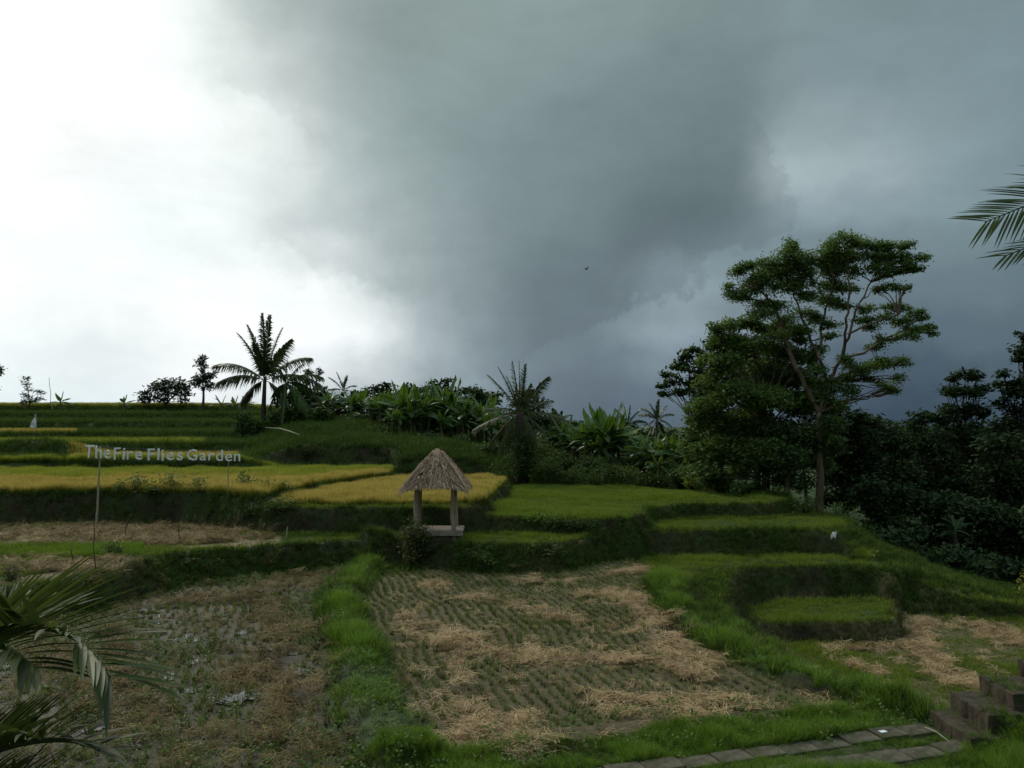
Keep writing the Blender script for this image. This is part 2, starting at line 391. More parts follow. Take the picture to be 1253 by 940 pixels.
MT = dict(
    tree=leaf_mat('tree_leaves', (0.044, 0.085, 0.024), (0.155, 0.23, 0.060), trans=0.4, spec=0.12),
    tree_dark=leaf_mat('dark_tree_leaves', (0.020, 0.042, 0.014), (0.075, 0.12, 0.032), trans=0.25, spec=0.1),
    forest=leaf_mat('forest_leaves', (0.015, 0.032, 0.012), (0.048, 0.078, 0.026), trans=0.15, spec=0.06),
    plum=leaf_mat('crest_tree_leaves', (0.022, 0.036, 0.020), (0.055, 0.085, 0.035), trans=0.2),
    palm=leaf_mat('palm_leaflets', (0.035, 0.050, 0.018), (0.095, 0.115, 0.040), trans=0.18, spec=0.45, rough=0.4),
    palm_dry=leaf_mat('grey_palm_leaflets', (0.028, 0.040, 0.013), (0.085, 0.10, 0.034), trans=0.15),
    near_palm=leaf_mat('near_palm_leaflets', (0.024, 0.040, 0.011), (0.085, 0.11, 0.026), trans=0.3, spec=0.22, rough=0.5),
    banana=leaf_mat('banana_leaves', (0.018, 0.042, 0.011), (0.095, 0.165, 0.030), trans=0.33, spec=0.22, rough=0.4),
    shrub=leaf_mat('shrub_leaves', (0.022, 0.046, 0.010), (0.078, 0.125, 0.026), trans=0.25, spec=0.08),
    weed=leaf_mat('weed_leaves', (0.045, 0.080, 0.016), (0.13, 0.18, 0.045), trans=0.3, spec=0.1),
    yellow_leaf=leaf_mat('yellow_green_leaves', (0.14, 0.22, 0.03), (0.36, 0.42, 0.06), trans=0.3),
    yellow_bag=leaf_mat('yellow_leaves', (0.16, 0.18, 0.03), (0.34, 0.32, 0.06), trans=0.2),
    bark=solid_mat('bark', (0.05, 0.035, 0.022), (0.16, 0.12, 0.08), 3.0, stretch=(2, 2, 0.5)),
    bark_pale=solid_mat('pale_bark', (0.055, 0.038, 0.022), (0.19, 0.13, 0.08), 2.0, stretch=(2, 2, 0.5)),
    dark_bark=solid_mat('dark_bark', (0.02, 0.016, 0.012), (0.07, 0.055, 0.04), 3.0),
    stem=solid_mat('banana_stem', (0.05, 0.055, 0.025), (0.14, 0.13, 0.06), 3.0, stretch=(3, 3, 0.4)),
    bamboo=solid_mat('bamboo', (0.20, 0.17, 0.12), (0.36, 0.32, 0.23), 5.0, stretch=(1, 1, 0.6)),
    letter=solid_mat('sign_letter', (0.62, 0.63, 0.60), (0.82, 0.82, 0.78), 30.0),
    wire=solid_mat('wire', (0.06, 0.06, 0.05), (0.12, 0.11, 0.1), 10),
    wood=solid_mat('weathered_wood', (0.16, 0.12, 0.085), (0.40, 0.32, 0.235), 7.0, stretch=(1, 1, 0.25), bump=0.5),
    plank=solid_mat('bench_wood', (0.13, 0.10, 0.075), (0.30, 0.245, 0.19), 9.0, stretch=(0.25, 1, 1), bump=0.5),
    plank_dark=solid_mat('dark_bench_wood', (0.05, 0.035, 0.03), (0.13, 0.10, 0.08), 9.0, stretch=(0.25, 1, 1)),  # darker wood tone for the block under the bench planks
    thatch=leaf_mat('thatch', (0.17, 0.105, 0.070), (0.70, 0.50, 0.35), rough=0.9, trans=0.0, spec=0.05),
    thatch_core=solid_mat('thatch_core', (0.10, 0.075, 0.05), (0.26, 0.20, 0.15), 22.0, stretch=(1, 1, 0.4)),
    cloth=solid_mat('white_cloth', (0.62, 0.62, 0.60), (0.8, 0.8, 0.78), 5.0, bump=0.1),
    slab=solid_mat('concrete_slab', (0.040, 0.036, 0.022), (0.125, 0.105, 0.075), 7.0, rough=0.9, bump=0.9, det=9, moss=0.75),
    brick=solid_mat('step_brick', (0.022, 0.020, 0.012), (0.095, 0.068, 0.048), 5.0, rough=0.9, bump=1.0, det=10, moss=0.8, bdist=.06),
    roof_metal=solid_mat('roof_sheet', (0.38, 0.39, 0.40), (0.56, 0.57, 0.58), 4.0, rough=0.5),
    wall_dark=solid_mat('bamboo_wall', (0.05, 0.04, 0.03), (0.12, 0.09, 0.06), 9.0),
    paper=solid_mat('paper_scrap', (0.72, 0.72, 0.70), (0.8, 0.8, 0.8), 9.0),
    feather=solid_mat('dark_feathers', (0.02, 0.02, 0.02), (0.05, 0.05, 0.05), 9.0),
    straw=leaf_mat('straw', (0.17, 0.110, 0.048), (0.56, 0.395, 0.215), rough=0.8, trans=0.15, spec=0.15, rnd=True),
    straw_brown=leaf_mat('wet_straw', (0.070, 0.046, 0.016), (0.27, 0.185, 0.070), rough=0.75, trans=0.1, spec=0.2, rnd=True),
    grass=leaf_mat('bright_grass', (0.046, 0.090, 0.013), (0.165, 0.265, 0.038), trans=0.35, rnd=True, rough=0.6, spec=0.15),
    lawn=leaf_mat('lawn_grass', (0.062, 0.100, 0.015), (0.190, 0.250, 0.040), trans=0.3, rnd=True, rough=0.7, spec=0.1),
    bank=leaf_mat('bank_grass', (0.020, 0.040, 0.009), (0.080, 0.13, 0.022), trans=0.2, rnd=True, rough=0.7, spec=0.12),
    bank_dry=leaf_mat('dry_bank_grass', (0.035, 0.040, 0.016), (0.10, 0.10, 0.035), trans=0.2, rnd=True, rough=0.7, spec=0.12),
    rice=leaf_mat('ripe_rice', (0.045, 0.065, 0.012), (0.17, 0.17, 0.020), cc=(0.55, 0.43, 0.13), trans=0.3, rnd=True, rough=0.7, spec=0.1),
    rice_green=leaf_mat('half_ripe_rice', (0.035, 0.065, 0.012), (0.12, 0.16, 0.018), cc=(0.32, 0.34, 0.06), trans=0.3, rnd=True, rough=0.7, spec=0.1),
    stubble=leaf_mat('rice_stubble', (0.038, 0.052, 0.010), (0.185, 0.22, 0.052), trans=0.15, rnd=True, rough=0.75),
)

# ------------------------------------------------------------------ terrain
def poly_sdf(P, X, Y):
    """signed distance, positive inside polygon P (n,2)"""
    P = np.asarray(P, float)
    d2 = np.full(X.shape, 1e18); inside = np.zeros(X.shape, bool)
    n = len(P)
    for i in range(n):
        a, b = P[i], P[(i + 1) % n]
        ex, ey = b - a
        wx, wy = X - a[0], Y - a[1]
        t = np.clip((wx * ex + wy * ey) / (ex * ex + ey * ey + 1e-12), 0, 1)
        d2 = np.minimum(d2, (wx - t * ex) ** 2 + (wy - t * ey) ** 2)
        c = (a[1] > Y) != (b[1] > Y)
        xi = a[0] + (Y - a[1]) / (b[1] - a[1] + 1e-12) * (b[0] - a[0])
        inside ^= c & (X < xi)
    d = np.sqrt(d2)
    return np.where(inside, d, -d)


def line_dist(P, X, Y, vals=None):
    P = np.asarray(P, float)
    best = np.full(X.shape, 1e18); val = np.zeros(X.shape)
    for i in range(len(P) - 1):
        a, b = P[i, :2], P[i + 1, :2]
        e = b - a
        t = np.clip(((X - a[0]) * e[0] + (Y - a[1]) * e[1]) / (e @ e + 1e-12), 0, 1)
        d2 = (X - a[0] - t * e[0]) ** 2 + (Y - a[1] - t * e[1]) ** 2
        m = d2 < best
        best = np.where(m, d2, best)
        if vals is not None: val = np.where(m, vals[i] * (1 - t) + vals[i + 1] * t, val)
    return np.sqrt(best), val


def vnoise(X, Y, s, seed=0):
    """smooth value noise"""
    r = np.random.default_rng(seed); T = r.random((256, 256))
    x = X * s + 1000.3; y = Y * s + 1000.7
    xi = np.floor(x).astype(int); yi = np.floor(y).astype(int)
    fx = x - xi; fy = y - yi; fx = fx * fx * (3 - 2 * fx); fy = fy * fy * (3 - 2 * fy)
    g = lambda i, j: T[i % 256, j % 256]
    return (g(xi, yi) * (1 - fx) + g(xi + 1, yi) * fx) * (1 - fy) + (g(xi, yi + 1) * (1 - fx) + g(xi + 1, yi + 1) * fx) * fy - 0.5


def fbm(X, Y, s, seed=0, o=3):
    return sum(vnoise(X, Y, s * 2 ** k, seed + k) * 0.5 ** k for k in range(o))


def spacing(lo, hi, fine_lo, fine_hi, step, grow):
    a = list(np.arange(fine_lo, fine_hi, step))
    st = step
    while a[-1] < hi: st *= grow; a.append(a[-1] + st)
    st = step
    b = [fine_lo]
    while b[-1] > lo: st *= grow; b.append(b[-1] - st)
    return np.array(b[:0:-1] + a)


xs = spacing(-1600, 1600, -17.5, 15, 0.10, 1.05)
ys = []
y = -40.0
while y < 1: ys.append(y); y += 2.0
y = 1.0
while y < 8: ys.append(y); y += 0.3
while y < 31: ys.append(y); y += 0.09
st = 0.09
while y < 2500: ys.append(y); y += st; st = min(st * 1.013, 60)
ys = np.array(ys)
GX, GY = np.meshgrid(xs, ys)

CP = []          # control points (photo column, distance, height)
for px, rows in {
    -500: [(41, 2.2), (50, 3.0), (60, 4.2), (74, 6.1), (90, 6.2), (140, 5)],
    0:   [(41, 2.3), (50, 3.0), (60, 4.2), (74, 6.1), (90, 6.2), (140, 5)],
    200: [(41, 2.3), (50, 3.1), (60, 4.2), (74, 6.0), (90, 6.1), (140, 4)],
    330: [(41, 2.3), (47, 3.1), (52, 3.9), (60, 4.7), (74, 5.7), (90, 5.6)],
    400: [(41, 2.2), (45, 3.3), (51, 4.35), (60, 4.9), (75, 5.1), (90, 4.9), (140, 3)],
    500: [(40.5, 2.0), (44, 3.1), (50, 3.45), (60, 3.8), (75, 4.0), (100, 3)],
    570: [(40.5, 1.7), (44, 2.9), (48, 3.0), (60, 3.2), (75, 3.3)],
    640: [(41, 1.3), (45, 1.9), (50, 2.3), (60, 2.6), (80, 2.6), (140, 1)],
    720: [(41, 1.25), (46, 1.6), (52, 2.0), (60, 2.1), (80, 2.0)],
    840: [(40, 1.2), (45, 0.9), (52, 0.6), (60, 0.2), (80, -0.5), (140, -2)],
    960: [(33, 1.1), (38, 0.4), (45, -1.2), (60, -2.6), (90, -4)],
    1040: [(28.5, 0.55), (33, -0.6), (40, -2.2), (60, -4), (90, -5)],
    1253: [(15, -1.2), (21, -1.2), (24.5, -1.1), (30, -1.7), (40, -3.2), (60, -5), (90, -6)],
    1700: [(15, -1.2), (24, -1.3), (30, -2), (40, -3.5), (60, -5.5), (90, -6)]}.items():
    for d, z in rows: CP.append(((px - CX) / FOC * d, d, z))
for x, yy, z in [(0, 10, 0.0), (-6, 10, 0), (6, 10.2, 0.1), (-10, 12, 0), (0, 15, 0), (-12, 20, 0), (0, 22, 0), (-25, 15, 0), (-25, 24, 0.3),
                 (-40, 30, 0.8), (-40, 10, 0), (9, 15, -1.2), (14, 12, -0.8), (10, 20, -1.2), (14, 9, 0.6), (25, 12, -0.6), (25, 6, 1.2)]:
    CP.append((x, yy, z))
CP = np.array(CP)
# thin plate spline in compressed coordinates
def warp(x, y):
    rr = np.maximum(y, 1.0)
    return np.clip(x / (1 + 0.01 * np.abs(x)), -80, 80), np.log(rr / 8 + 1) * 22
cx_, cy_ = warp(CP[:, 0], CP[:, 1])


def U(r2): return 0.5 * r2 * np.log(r2 + 1e-9)


K = U((cx_[:, None] - cx_) ** 2 + (cy_[:, None] - cy_) ** 2) + np.eye(len(CP)) * 2.0
Pm = np.c_[np.ones(len(CP)), cx_, cy_]
A = np.block([[K, Pm], [Pm.T, np.zeros((3, 3))]])
sol = np.linalg.solve(A, np.r_[CP[:, 2], 0, 0, 0])
wx_, wy_ = warp(GX, GY)
H = sol[-3] + sol[-2] * wx_ + sol[-1] * wy_
for i in range(len(CP)):
    H += sol[i] * U((wx_ - cx_[i]) ** 2 + (wy_ - cy_[i]) ** 2)
far = np.clip((np.hypot(GX, GY) - 110) / 120, 0, 1); far = far * far * (3 - 2 * far)
side = np.clip((np.abs(GX) - 60) / 80, 0, 1)
H = np.clip(H, -7, 6.6)
H = H * (1 - far) + (-3.0) * far
# viewing bank under the photographer
near = np.interp(GY, [-100, 2.2, 4.0, 6.5, 9.2, 10.3], [2.75, 2.7, 2.0, 0.7, 0.05, 0.0])
kn = np.clip((10.8 - GY) / 0.8, 0, 1); kn = kn * kn * (3 - 2 * kn)
kx = 1 - np.clip((np.abs(GX) - 30) / 40, 0, 1)
H = H * (1 - kn) + near * kn

MUD, GRASS, LAWN, TAN, LFIELD, RICE, BANK = range(7)
cls = np.full(H.shape, BANK)


def sm(t): t = np.clip(t, 0, 1); return t * t * (3 - 2 * t)


def terrace(px_pts, z, w, c=None, wob=0.12, extra=None, seed=1):
    global H, cls
    P = [PZ(a, b, z) for a, b in px_pts]
    if extra: P += [np.array(e) for e in extra]
    sd = poly_sdf(P, GX, GY) + fbm(GX, GY, 0.9, seed) * wob * 2
    t = sm(1 + sd / w)
    H = H * (1 - t) + z * t
    if c is not None: cls = np.where(sd > 0, c, cls)
    return P


# valley-floor level of the lower field on the right
LOWF = terrace([(930, 752), (960, 744), (1085, 748), (1110, 749), (1180, 746), (1253, 745), (1500, 742), (1600, 800), (1500, 900), (1180, 900), (1075, 880), (1010, 845), (960, 815), (930, 790)], -1.2, 0.8, TAN, seed=3)
# the two stubble fields (level 0) and the rim that carries them to the right
F0 = terrace([(-300, 735), (60, 731), (190, 706), (430, 686), (480, 700), (640, 695), (800, 684), (960, 680), (1050, 683), (1080, 688),
              (1088, 699), (1060, 693), (960, 693), (900, 696), (860, 702), (826, 718), (835, 735), (870, 745), (905, 772), (950, 803), (1000, 828),
              (1060, 853), (1140, 880)], 0.0, 0.75, MUD, extra=[(8.6, 10.6), (8.6, 9.6), (-26, 9.6)], seed=4)
# little terrace inside the hollow
SMT = terrace([(915, 745), (960, 736), (1082, 735), (1094, 744), (1095, 760), (1060, 763), (960, 762), (930, 763)], -0.75, 0.35, LAWN, seed=5)
# hut terrace
HUT = terrace([(-400, 760), (-100, 733), (0, 722), (60, 712), (130, 700), (165, 689), (200, 679), (300, 671), (420, 662), (500, 660), (540, 664), (620, 668),
               (665, 667), (700, 660), (760, 653), (850, 648), (960, 648), (1012, 646), (1034, 645), (1030, 636), (990, 628), (960, 620), (600, 606), (-400, 606)], 0.75, 0.75, LAWN, seed=6)
# lawn terrace
LAWNP = terrace([(566, 633), (620, 633), (700, 636), (772, 637), (792, 621), (860, 618), (940, 617), (968, 611), (935, 604), (880, 600), (800, 597), (640, 595.5), (612, 597)], 1.25, 0.4, LAWN, wob=0.2, seed=7)
# golden rice terrace
GOLD = terrace([(322, 622), (400, 622), (500, 622.5), (560, 623), (578, 621), (600, 607), (618, 591), (600, 587.5), (460, 587.5), (330, 600)], 1.6, 0.35, RICE, wob=0.1, seed=8)
# long yellow terrace across the left
U1 = terrace([(-700, 603), (0, 604), (150, 603), (250, 604), (318, 609), (345, 604), (380, 596), (430, 588), (470, 582), (484, 577), (470, 575.5), (-700, 576)], 1.9, 0.35, RICE, wob=0.12, seed=9)

# stepped hillside at the upper left
col = CX + FOC * GX / np.maximum(GY, 5)
dj = GY + fbm(GX, GY * 0.3, 0.06, 20) * 3.0 + vnoise(GX, GY, 0.35, 24) * 0.5
lev = [(41.7, 1.9), (42.3, 2.45), (48.3, 2.5), (49.2, 3.15), (54.5, 3.2), (55.2, 3.75), (60.3, 3.8), (61.2, 4.5), (66.5, 4.55), (67.4, 5.2), (73.0, 5.25), (73.8, 6.05), (90, 6.2)]
HS = np.interp(dj, [a for a, b in lev], [b for a, b in lev])
wl = sm((360 - col) / 70) * sm((GY - 41.3) / 0.8) * sm((92 - GY) / 8)
H = H * (1 - wl) + HS * wl


def ridge(pts, w, seed=0, mode='add', A=0.2):
    """pts: (px, py, z) on the crest; raises (or cuts) the ground along the line"""
    global H
    P = np.array([PZ(a, b, z) for a, b, z in pts]); vz = [z for _, _, z in pts]
    d, zz = line_dist(P, GX, GY, vz)
    d = np.maximum(0, d + fbm(GX, GY, 1.3, 40 + seed) * w * 0.5)
    if mode == 'add': H = H + A * np.exp(-(d / w) ** 4)
    else: H = np.maximum(H, zz + 0.02 - np.maximum(0, d - w) * 1.15)
    return P


# bund between the two stubble fields
B1 = ridge([(462, 690, 0), (435, 712, 0), (412, 740, 0), (418, 770, 0), (440, 800, 0), (443, 835, 0), (452, 870, 0), (480, 905, 0), (510, 950, 0)], 0.42, 1, A=0.25)
# inner grass bund on the right and its channel
B2 = ridge([(812, 712, 0), (822, 745, 0), (880, 787, 0), (950, 823, 0), (1040, 852, 0), (1135, 873, 0)], 0.34, 2, A=0.16)
B3 = ridge([(850, 742, 0), (893, 778, 0), (935, 800, 0)], 0.24, 3, A=-0.24)
B4 = ridge([(845, 700, 0), (900, 692, 0), (1000, 688, 0), (1070, 691, 0)], 0.3, 4, A=0.08)
# sloping ridge that closes the lower field
B5 = ridge([(1060, 690, 0.0), (1095, 694, -0.05), (1130, 712, -0.4), (1180, 731, -0.75), (1253, 742, -1.0), (1400, 746, -1.1)], 0.45, 5, mode='max')
B6 = ridge([(1038, 652, 0.7), (1056, 672, 0.3), (1066, 692, 0.0)], 0.35, 6, mode='max')
# front verge along the path
B7 = ridge([(560, 945, 0), (700, 905, 0), (850, 886, 0), (1000, 880, 0), (1110, 872, 0)], 0.35, 7, A=0.07)
# grassy slope rising right of the steps
sl = sm((GX - 7.3) / 3.0) * sm((12.6 - GY) / 2.2)
H = np.maximum(H, H * (1 - sl) + (1.0 + 0.28 * (GX - 7.3)) * sl)
sl2 = sm((GX - 6.25) / 1.2) * sm((11.45 - GY) / 0.6)
# the path bench
_a, _b = PZ(862, 937, 0), PZ(1130, 900, 0)
pd_, _ = line_dist([_a + (_a - _b) * 2.6, _a, _b], GX, GY)
H = H * (1 - sm((1.1 - pd_) / 0.35)) + 0.0 * sm((1.1 - pd_) / 0.35)
H = np.maximum(H, H * (1 - sl2) + (0.12 + 0.5 * (GX - 6.5)) * sl2)
# dark mound by the left rice terrace
md = np.hypot((GX - PD(50, 560, 47)[0]) / 5.5, (GY - 46.5) / 2.0)
H = np.where(md < 1, np.maximum(H, 2.45 + 0.85 * sm(1 - md) * 1.2), H)
# hummocks
slope = np.hypot(*np.gradient(H, ys, xs))
nearw = np.clip((60 - GY) / 20, 0.3, 1)
H = H + fbm(GX, GY, 1.4, 60, 3) * 0.05 * (cls != MUD) + fbm(GX, GY, 2.6, 70, 3) * 0.05 * (cls == MUD) * (GY > 9)
H = H + np.where((slope > 0.35) & (GY < 42), fbm(GX, GY, 1.8, 80, 3) * 0.22, 0)
wild = sm((GY - 42) / 6) * sm((col - 330) / 60)
H = H + fbm(GX, GY, 0.35, 90, 4) * 0.45 * wild


def bil(G, X, Y):
    X = np.asarray(X, float); Y = np.asarray(Y, float)
    i = np.clip(np.searchsorted(xs, X) - 1, 0, len(xs) - 2); j = np.clip(np.searchsorted(ys, Y) - 1, 0, len(ys) - 2)
    fx = np.clip((X - xs[i]) / (xs[i + 1] - xs[i]), 0, 1); fy = np.clip((Y - ys[j]) / (ys[j + 1] - ys[j]), 0, 1)
    return (G[j, i] * (1 - fx) + G[j, i + 1] * fx) * (1 - fy) + (G[j + 1, i] * (1 - fx) + G[j + 1, i + 1] * fx) * fy


def hz(x, y): return float(bil(H, x, y))


def hit(px, py, d0=9.0, d1=140.0):
    """first point of the ground on the sight line"""
    dr = ray(px, py); dr = dr / dr[1]
    t = np.concatenate([np.arange(d0, 60, 0.05), np.arange(60, d1, 0.3)])
    z = EYE + dr[2] * t
    g = bil(H, dr[0] * t, t)
    k = np.argmax(g > z)
    if not (g > z).any(): k = len(t) - 1
    return np.array([dr[0] * t[k], t[k], g[k]])


def to_px(X, Y, Z):
    s, c = math.sin(PITCH), math.cos(PITCH)
    dz = Z - EYE
    dep = Y * c + dz * s; up = -Y * s + dz * c
    return CX + FOC * X / dep, CY - FOC * up / dep


slope = np.hypot(*np.gradient(H, ys, xs))
nv = H.size; ny, nx = H.shape
me = bpy.data.meshes.new('ground')
me.vertices.add(nv)
me.vertices.foreach_set('co', np.stack([GX, GY, H], -1).reshape(-1).astype(np.float32))
ii = np.arange(nv).reshape(ny, nx)
Q = np.stack([ii[:-1, :-1], ii[:-1, 1:], ii[1:, 1:], ii[1:, :-1]], -1).reshape(-1, 4)
me.loops.add(Q.size); me.polygons.add(len(Q))
me.loops.foreach_set('vertex_index', Q.reshape(-1).astype(np.int32))
me.polygons.foreach_set('loop_start', np.arange(0, Q.size, 4, dtype=np.int32))
me.polygons.foreach_set('use_smooth', np.ones(len(Q), bool))
me.update(calc_edges=True)
at = me.color_attributes.new('cover', 'FLOAT_COLOR', 'POINT')
LF = (cls == MUD) & (line_dist(B1, GX, GY)[0] > 0) & (GX < np.interp(GY, B1[::-1, 1], B1[::-1, 0]))
d_b1 = line_dist(B1, GX, GY)[0]; d_b2 = line_dist(B2, GX, GY)[0]
grassy = np.where(cls == MUD, np.clip(np.maximum(sm((0.75 - d_b1) / 0.3), sm((0.6 - d_b2) / 0.3)), 0, 1), 1.0)
right_rim = GX > np.interp(GY, B2[::-1, 1], B2[::-1, 0])
grassy = np.where((cls == MUD) & right_rim, 1.0, grassy)
b4d = line_dist(B4, GX, GY)[0]
grassy = np.maximum(grassy, sm((0.55 - b4d) / 0.2))
_g = (GY - _a[1]) - (GX - _a[0]) * (_b[1] - _a[1]) / (_b[0] - _a[0])
grassy = np.where((_g < 1.5) & (cls == MUD), np.maximum(grassy, sm((1.1 - _g) / 0.4)), grassy)
grassy = np.where(slope > 0.6, 1, grassy)
strawy = (cls == TAN) * 0.5
# stubble terrace on the left behind the bund path
tpx, tpy = to_px(GX, GY, H)
tan_l = (cls == LAWN) & (tpx < 345) & (GX < 0) & (tpy < 672 - 0.0 * tpx) & (tpy > 640) & (GY < 31)
pathl = (line_dist([PZ(-60, 728, .75), PZ(60, 705, .75), PZ(110, 695, .75), PZ(160, 683, .75)], GX, GY)[0] < 0.5)
strawy = np.where(tan_l, 1.0, strawy); strawy = np.where(pathl, 0.7, strawy)
far_t = (cls == MUD) * 0.0
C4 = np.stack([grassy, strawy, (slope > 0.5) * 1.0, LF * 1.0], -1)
at.data.foreach_set('color', C4.reshape(-1).astype(np.float32))

gm, t, n, l = new_mat('ground_cover')
ca = n('ShaderNodeVertexColor'); ca.layer_name = 'cover'
sp = n('ShaderNodeSeparateColor'); l(ca.outputs['Color'], sp.inputs[0])
geo = n('ShaderNodeTexCoord')


def tex(scale, det=6, rough=0.6):
    z = n('ShaderNodeTexNoise'); z.inputs['Scale'].default_value = scale; z.inputs['Detail'].default_value = det
    z.inputs['Roughness'].default_value = rough; l(geo.outputs['Object'], z.inputs['Vector']); return z.outputs[0]


def mixc(f, a, b):
    m = n('ShaderNodeMix'); m.data_type = 'RGBA'
    l(f, m.inputs['Factor']); l(a, m.inputs['A']); l(b, m.inputs['B']); return m.outputs['Result']


n_f = tex(9.0, 9, 0.7); n_c = tex(0.8, 5); n_m = tex(2.6, 6)
soil = ramp_node(t, [(0.25, (0.040, 0.030, 0.017)), (0.5, (0.105, 0.080, 0.044)), (0.8, (0.19, 0.145, 0.082))]); l(n_f, soil.inputs[0])
grs = ramp_node(t, [(0.3, (0.016, 0.026, 0.008)), (0.55, (0.034, 0.055, 0.012)), (0.8, (0.06, 0.085, 0.02))]); l(n_f, grs.inputs[0])
stw = ramp_node(t, [(0.25, (0.06, 0.042, 0.022)), (0.5, (0.17, 0.12, 0.065)), (0.8, (0.30, 0.22, 0.12))]); l(n_f, stw.inputs[0])
brn = ramp_node(t, [(0.3, (0.020, 0.016, 0.009)), (0.7, (0.045, 0.038, 0.018))]); l(n_m, brn.inputs[0])
wet = ramp_node(t, [(0.25, (0.022, 0.017, 0.010)), (0.5, (0.052, 0.041, 0.024)), (0.8, (0.11, 0.085, 0.05))]); l(n_f, wet.inputs[0])
c0 = mixc(ca.outputs['Alpha'], soil.outputs[0], wet.outputs[0])
c1 = mixc(sp.outputs[0], c0, grs.outputs[0])
c2 = mixc(sp.outputs[1], c1, stw.outputs[0])
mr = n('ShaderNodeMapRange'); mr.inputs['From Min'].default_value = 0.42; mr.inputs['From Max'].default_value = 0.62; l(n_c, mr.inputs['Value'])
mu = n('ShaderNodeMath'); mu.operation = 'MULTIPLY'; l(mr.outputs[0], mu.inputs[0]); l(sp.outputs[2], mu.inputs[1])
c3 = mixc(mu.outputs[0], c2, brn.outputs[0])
p = n('ShaderNodeBsdfPrincipled'); l(c3, p.inputs['Base Color'])
rr_ = n('ShaderNodeMath'); rr_.operation = 'MULTIPLY_ADD'; rr_.inputs[1].default_value = -0.35; rr_.inputs[2].default_value = 0.85; l(ca.outputs['Alpha'], rr_.inputs[0]); l(rr_.outputs[0], p.inputs['Roughness'])
p.inputs['Specular IOR Level'].default_value = 0.15
bm_ = n('ShaderNodeBump'); bm_.inputs['Strength'].default_value = 0.8; bm_.inputs['Distance'].default_value = 0.06
l(n_f, bm_.inputs['Height']); l(bm_.outputs[0], p.inputs['Normal'])
o = n('ShaderNodeOutputMaterial'); l(p.outputs[0], o.inputs[0])
me.materials.append(gm)
ground = link('ground', me)
prop(ground, kind='structure')

# standing water in the hollows of the left field
wm, t, n, l = new_mat('puddle_water')
p = n('ShaderNodeBsdfPrincipled'); p.inputs['Base Color'].default_value = (0.03, 0.028, 0.02, 1); p.inputs['Roughness'].default_value = 0.06
nz = n('ShaderNodeTexNoise'); nz.inputs['Scale'].default_value = 8; b = n('ShaderNodeBump'); b.inputs['Strength'].default_value = 0.05
l(nz.outputs[0], b.inputs['Height']); l(b.outputs[0], p.inputs['Normal'])
o = n('ShaderNodeOutputMaterial'); l(p.outputs[0], o.inputs[0])

# ------------------------------------------------------------------ ground cover (uncountable, instanced)
def blades(n, h, spread, w, lean, curl=0.3, hv=0.4, seed=0, segs=2, flat=False):
    r = np.random.default_rng(seed); mb = MB()
    for i in range(n):
        a = r.uniform(0, 2 * math.pi); rr = spread * math.sqrt(r.random())
        b = np.array([rr * math.cos(a), rr * math.sin(a), 0.0])
        hh = h * r.uniform(1 - hv, 1 + hv * 0.4)
        la = r.uniform(0, 2 * math.pi) if r.random() < 0.5 else a
        ln = lean * r.uniform(0.3, 1.3)
        d = np.array([math.cos(la), math.sin(la), 0.0])
        sdv = np.array([-math.sin(la + r.uniform(-1, 1)), math.cos(la + r.uniform(-1, 1)), 0.0]) * w * 0.5
        Lp, Rp, C = [], [], []
        for k in range(segs + 1):
            f = k / segs
            pz = hh * (f - curl * f * f * 0.5)
            off = hh * ln * (f ** 1.8)
            p = b + d * off + np.array([0, 0, pz])
            ww = (1 - f * 0.85)
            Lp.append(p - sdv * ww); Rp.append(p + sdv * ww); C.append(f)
        mb.strip(Lp, Rp, C)
    return mb


def rice_tuft(seed, h=0.32):
    mb = blades(16, h, 0.09, 0.014, 0.25, seed=seed, segs=2)
    return mb


def straw_clump(seed, n=26, ln=0.36, th=0.07, w=0.0075):
    r = np.random.default_rng(seed); mb = MB(); base = r.uniform(0, math.pi)
    for i in range(n):
        a = base + r.normal(0, 0.75); c = r.uniform(-0.16, 0.16, 2); l2 = ln * r.uniform(0.5, 1.2)
        bend = r.normal(0, 0.5); z0 = r.uniform(0.0, th); zt = r.uniform(-0.15, 0.35)
        Lp, Rp = [], []
        for k in range(4):
            f = k / 3 - 0.5; aa = a + bend * f * 2
            p = np.array([c[0] + math.cos(aa) * l2 * f, c[1] + math.sin(aa) * l2 * f, z0 + zt * l2 * f + 0.03 * (1 - 4 * f * f)])
            s_ = np.array([-math.sin(aa), math.cos(aa), r.uniform(-.4, .4)]) * w * 0.5
            Lp.append(p - s_); Rp.append(p + s_)
        mb.strip(Lp, Rp, r.random())
    return mb


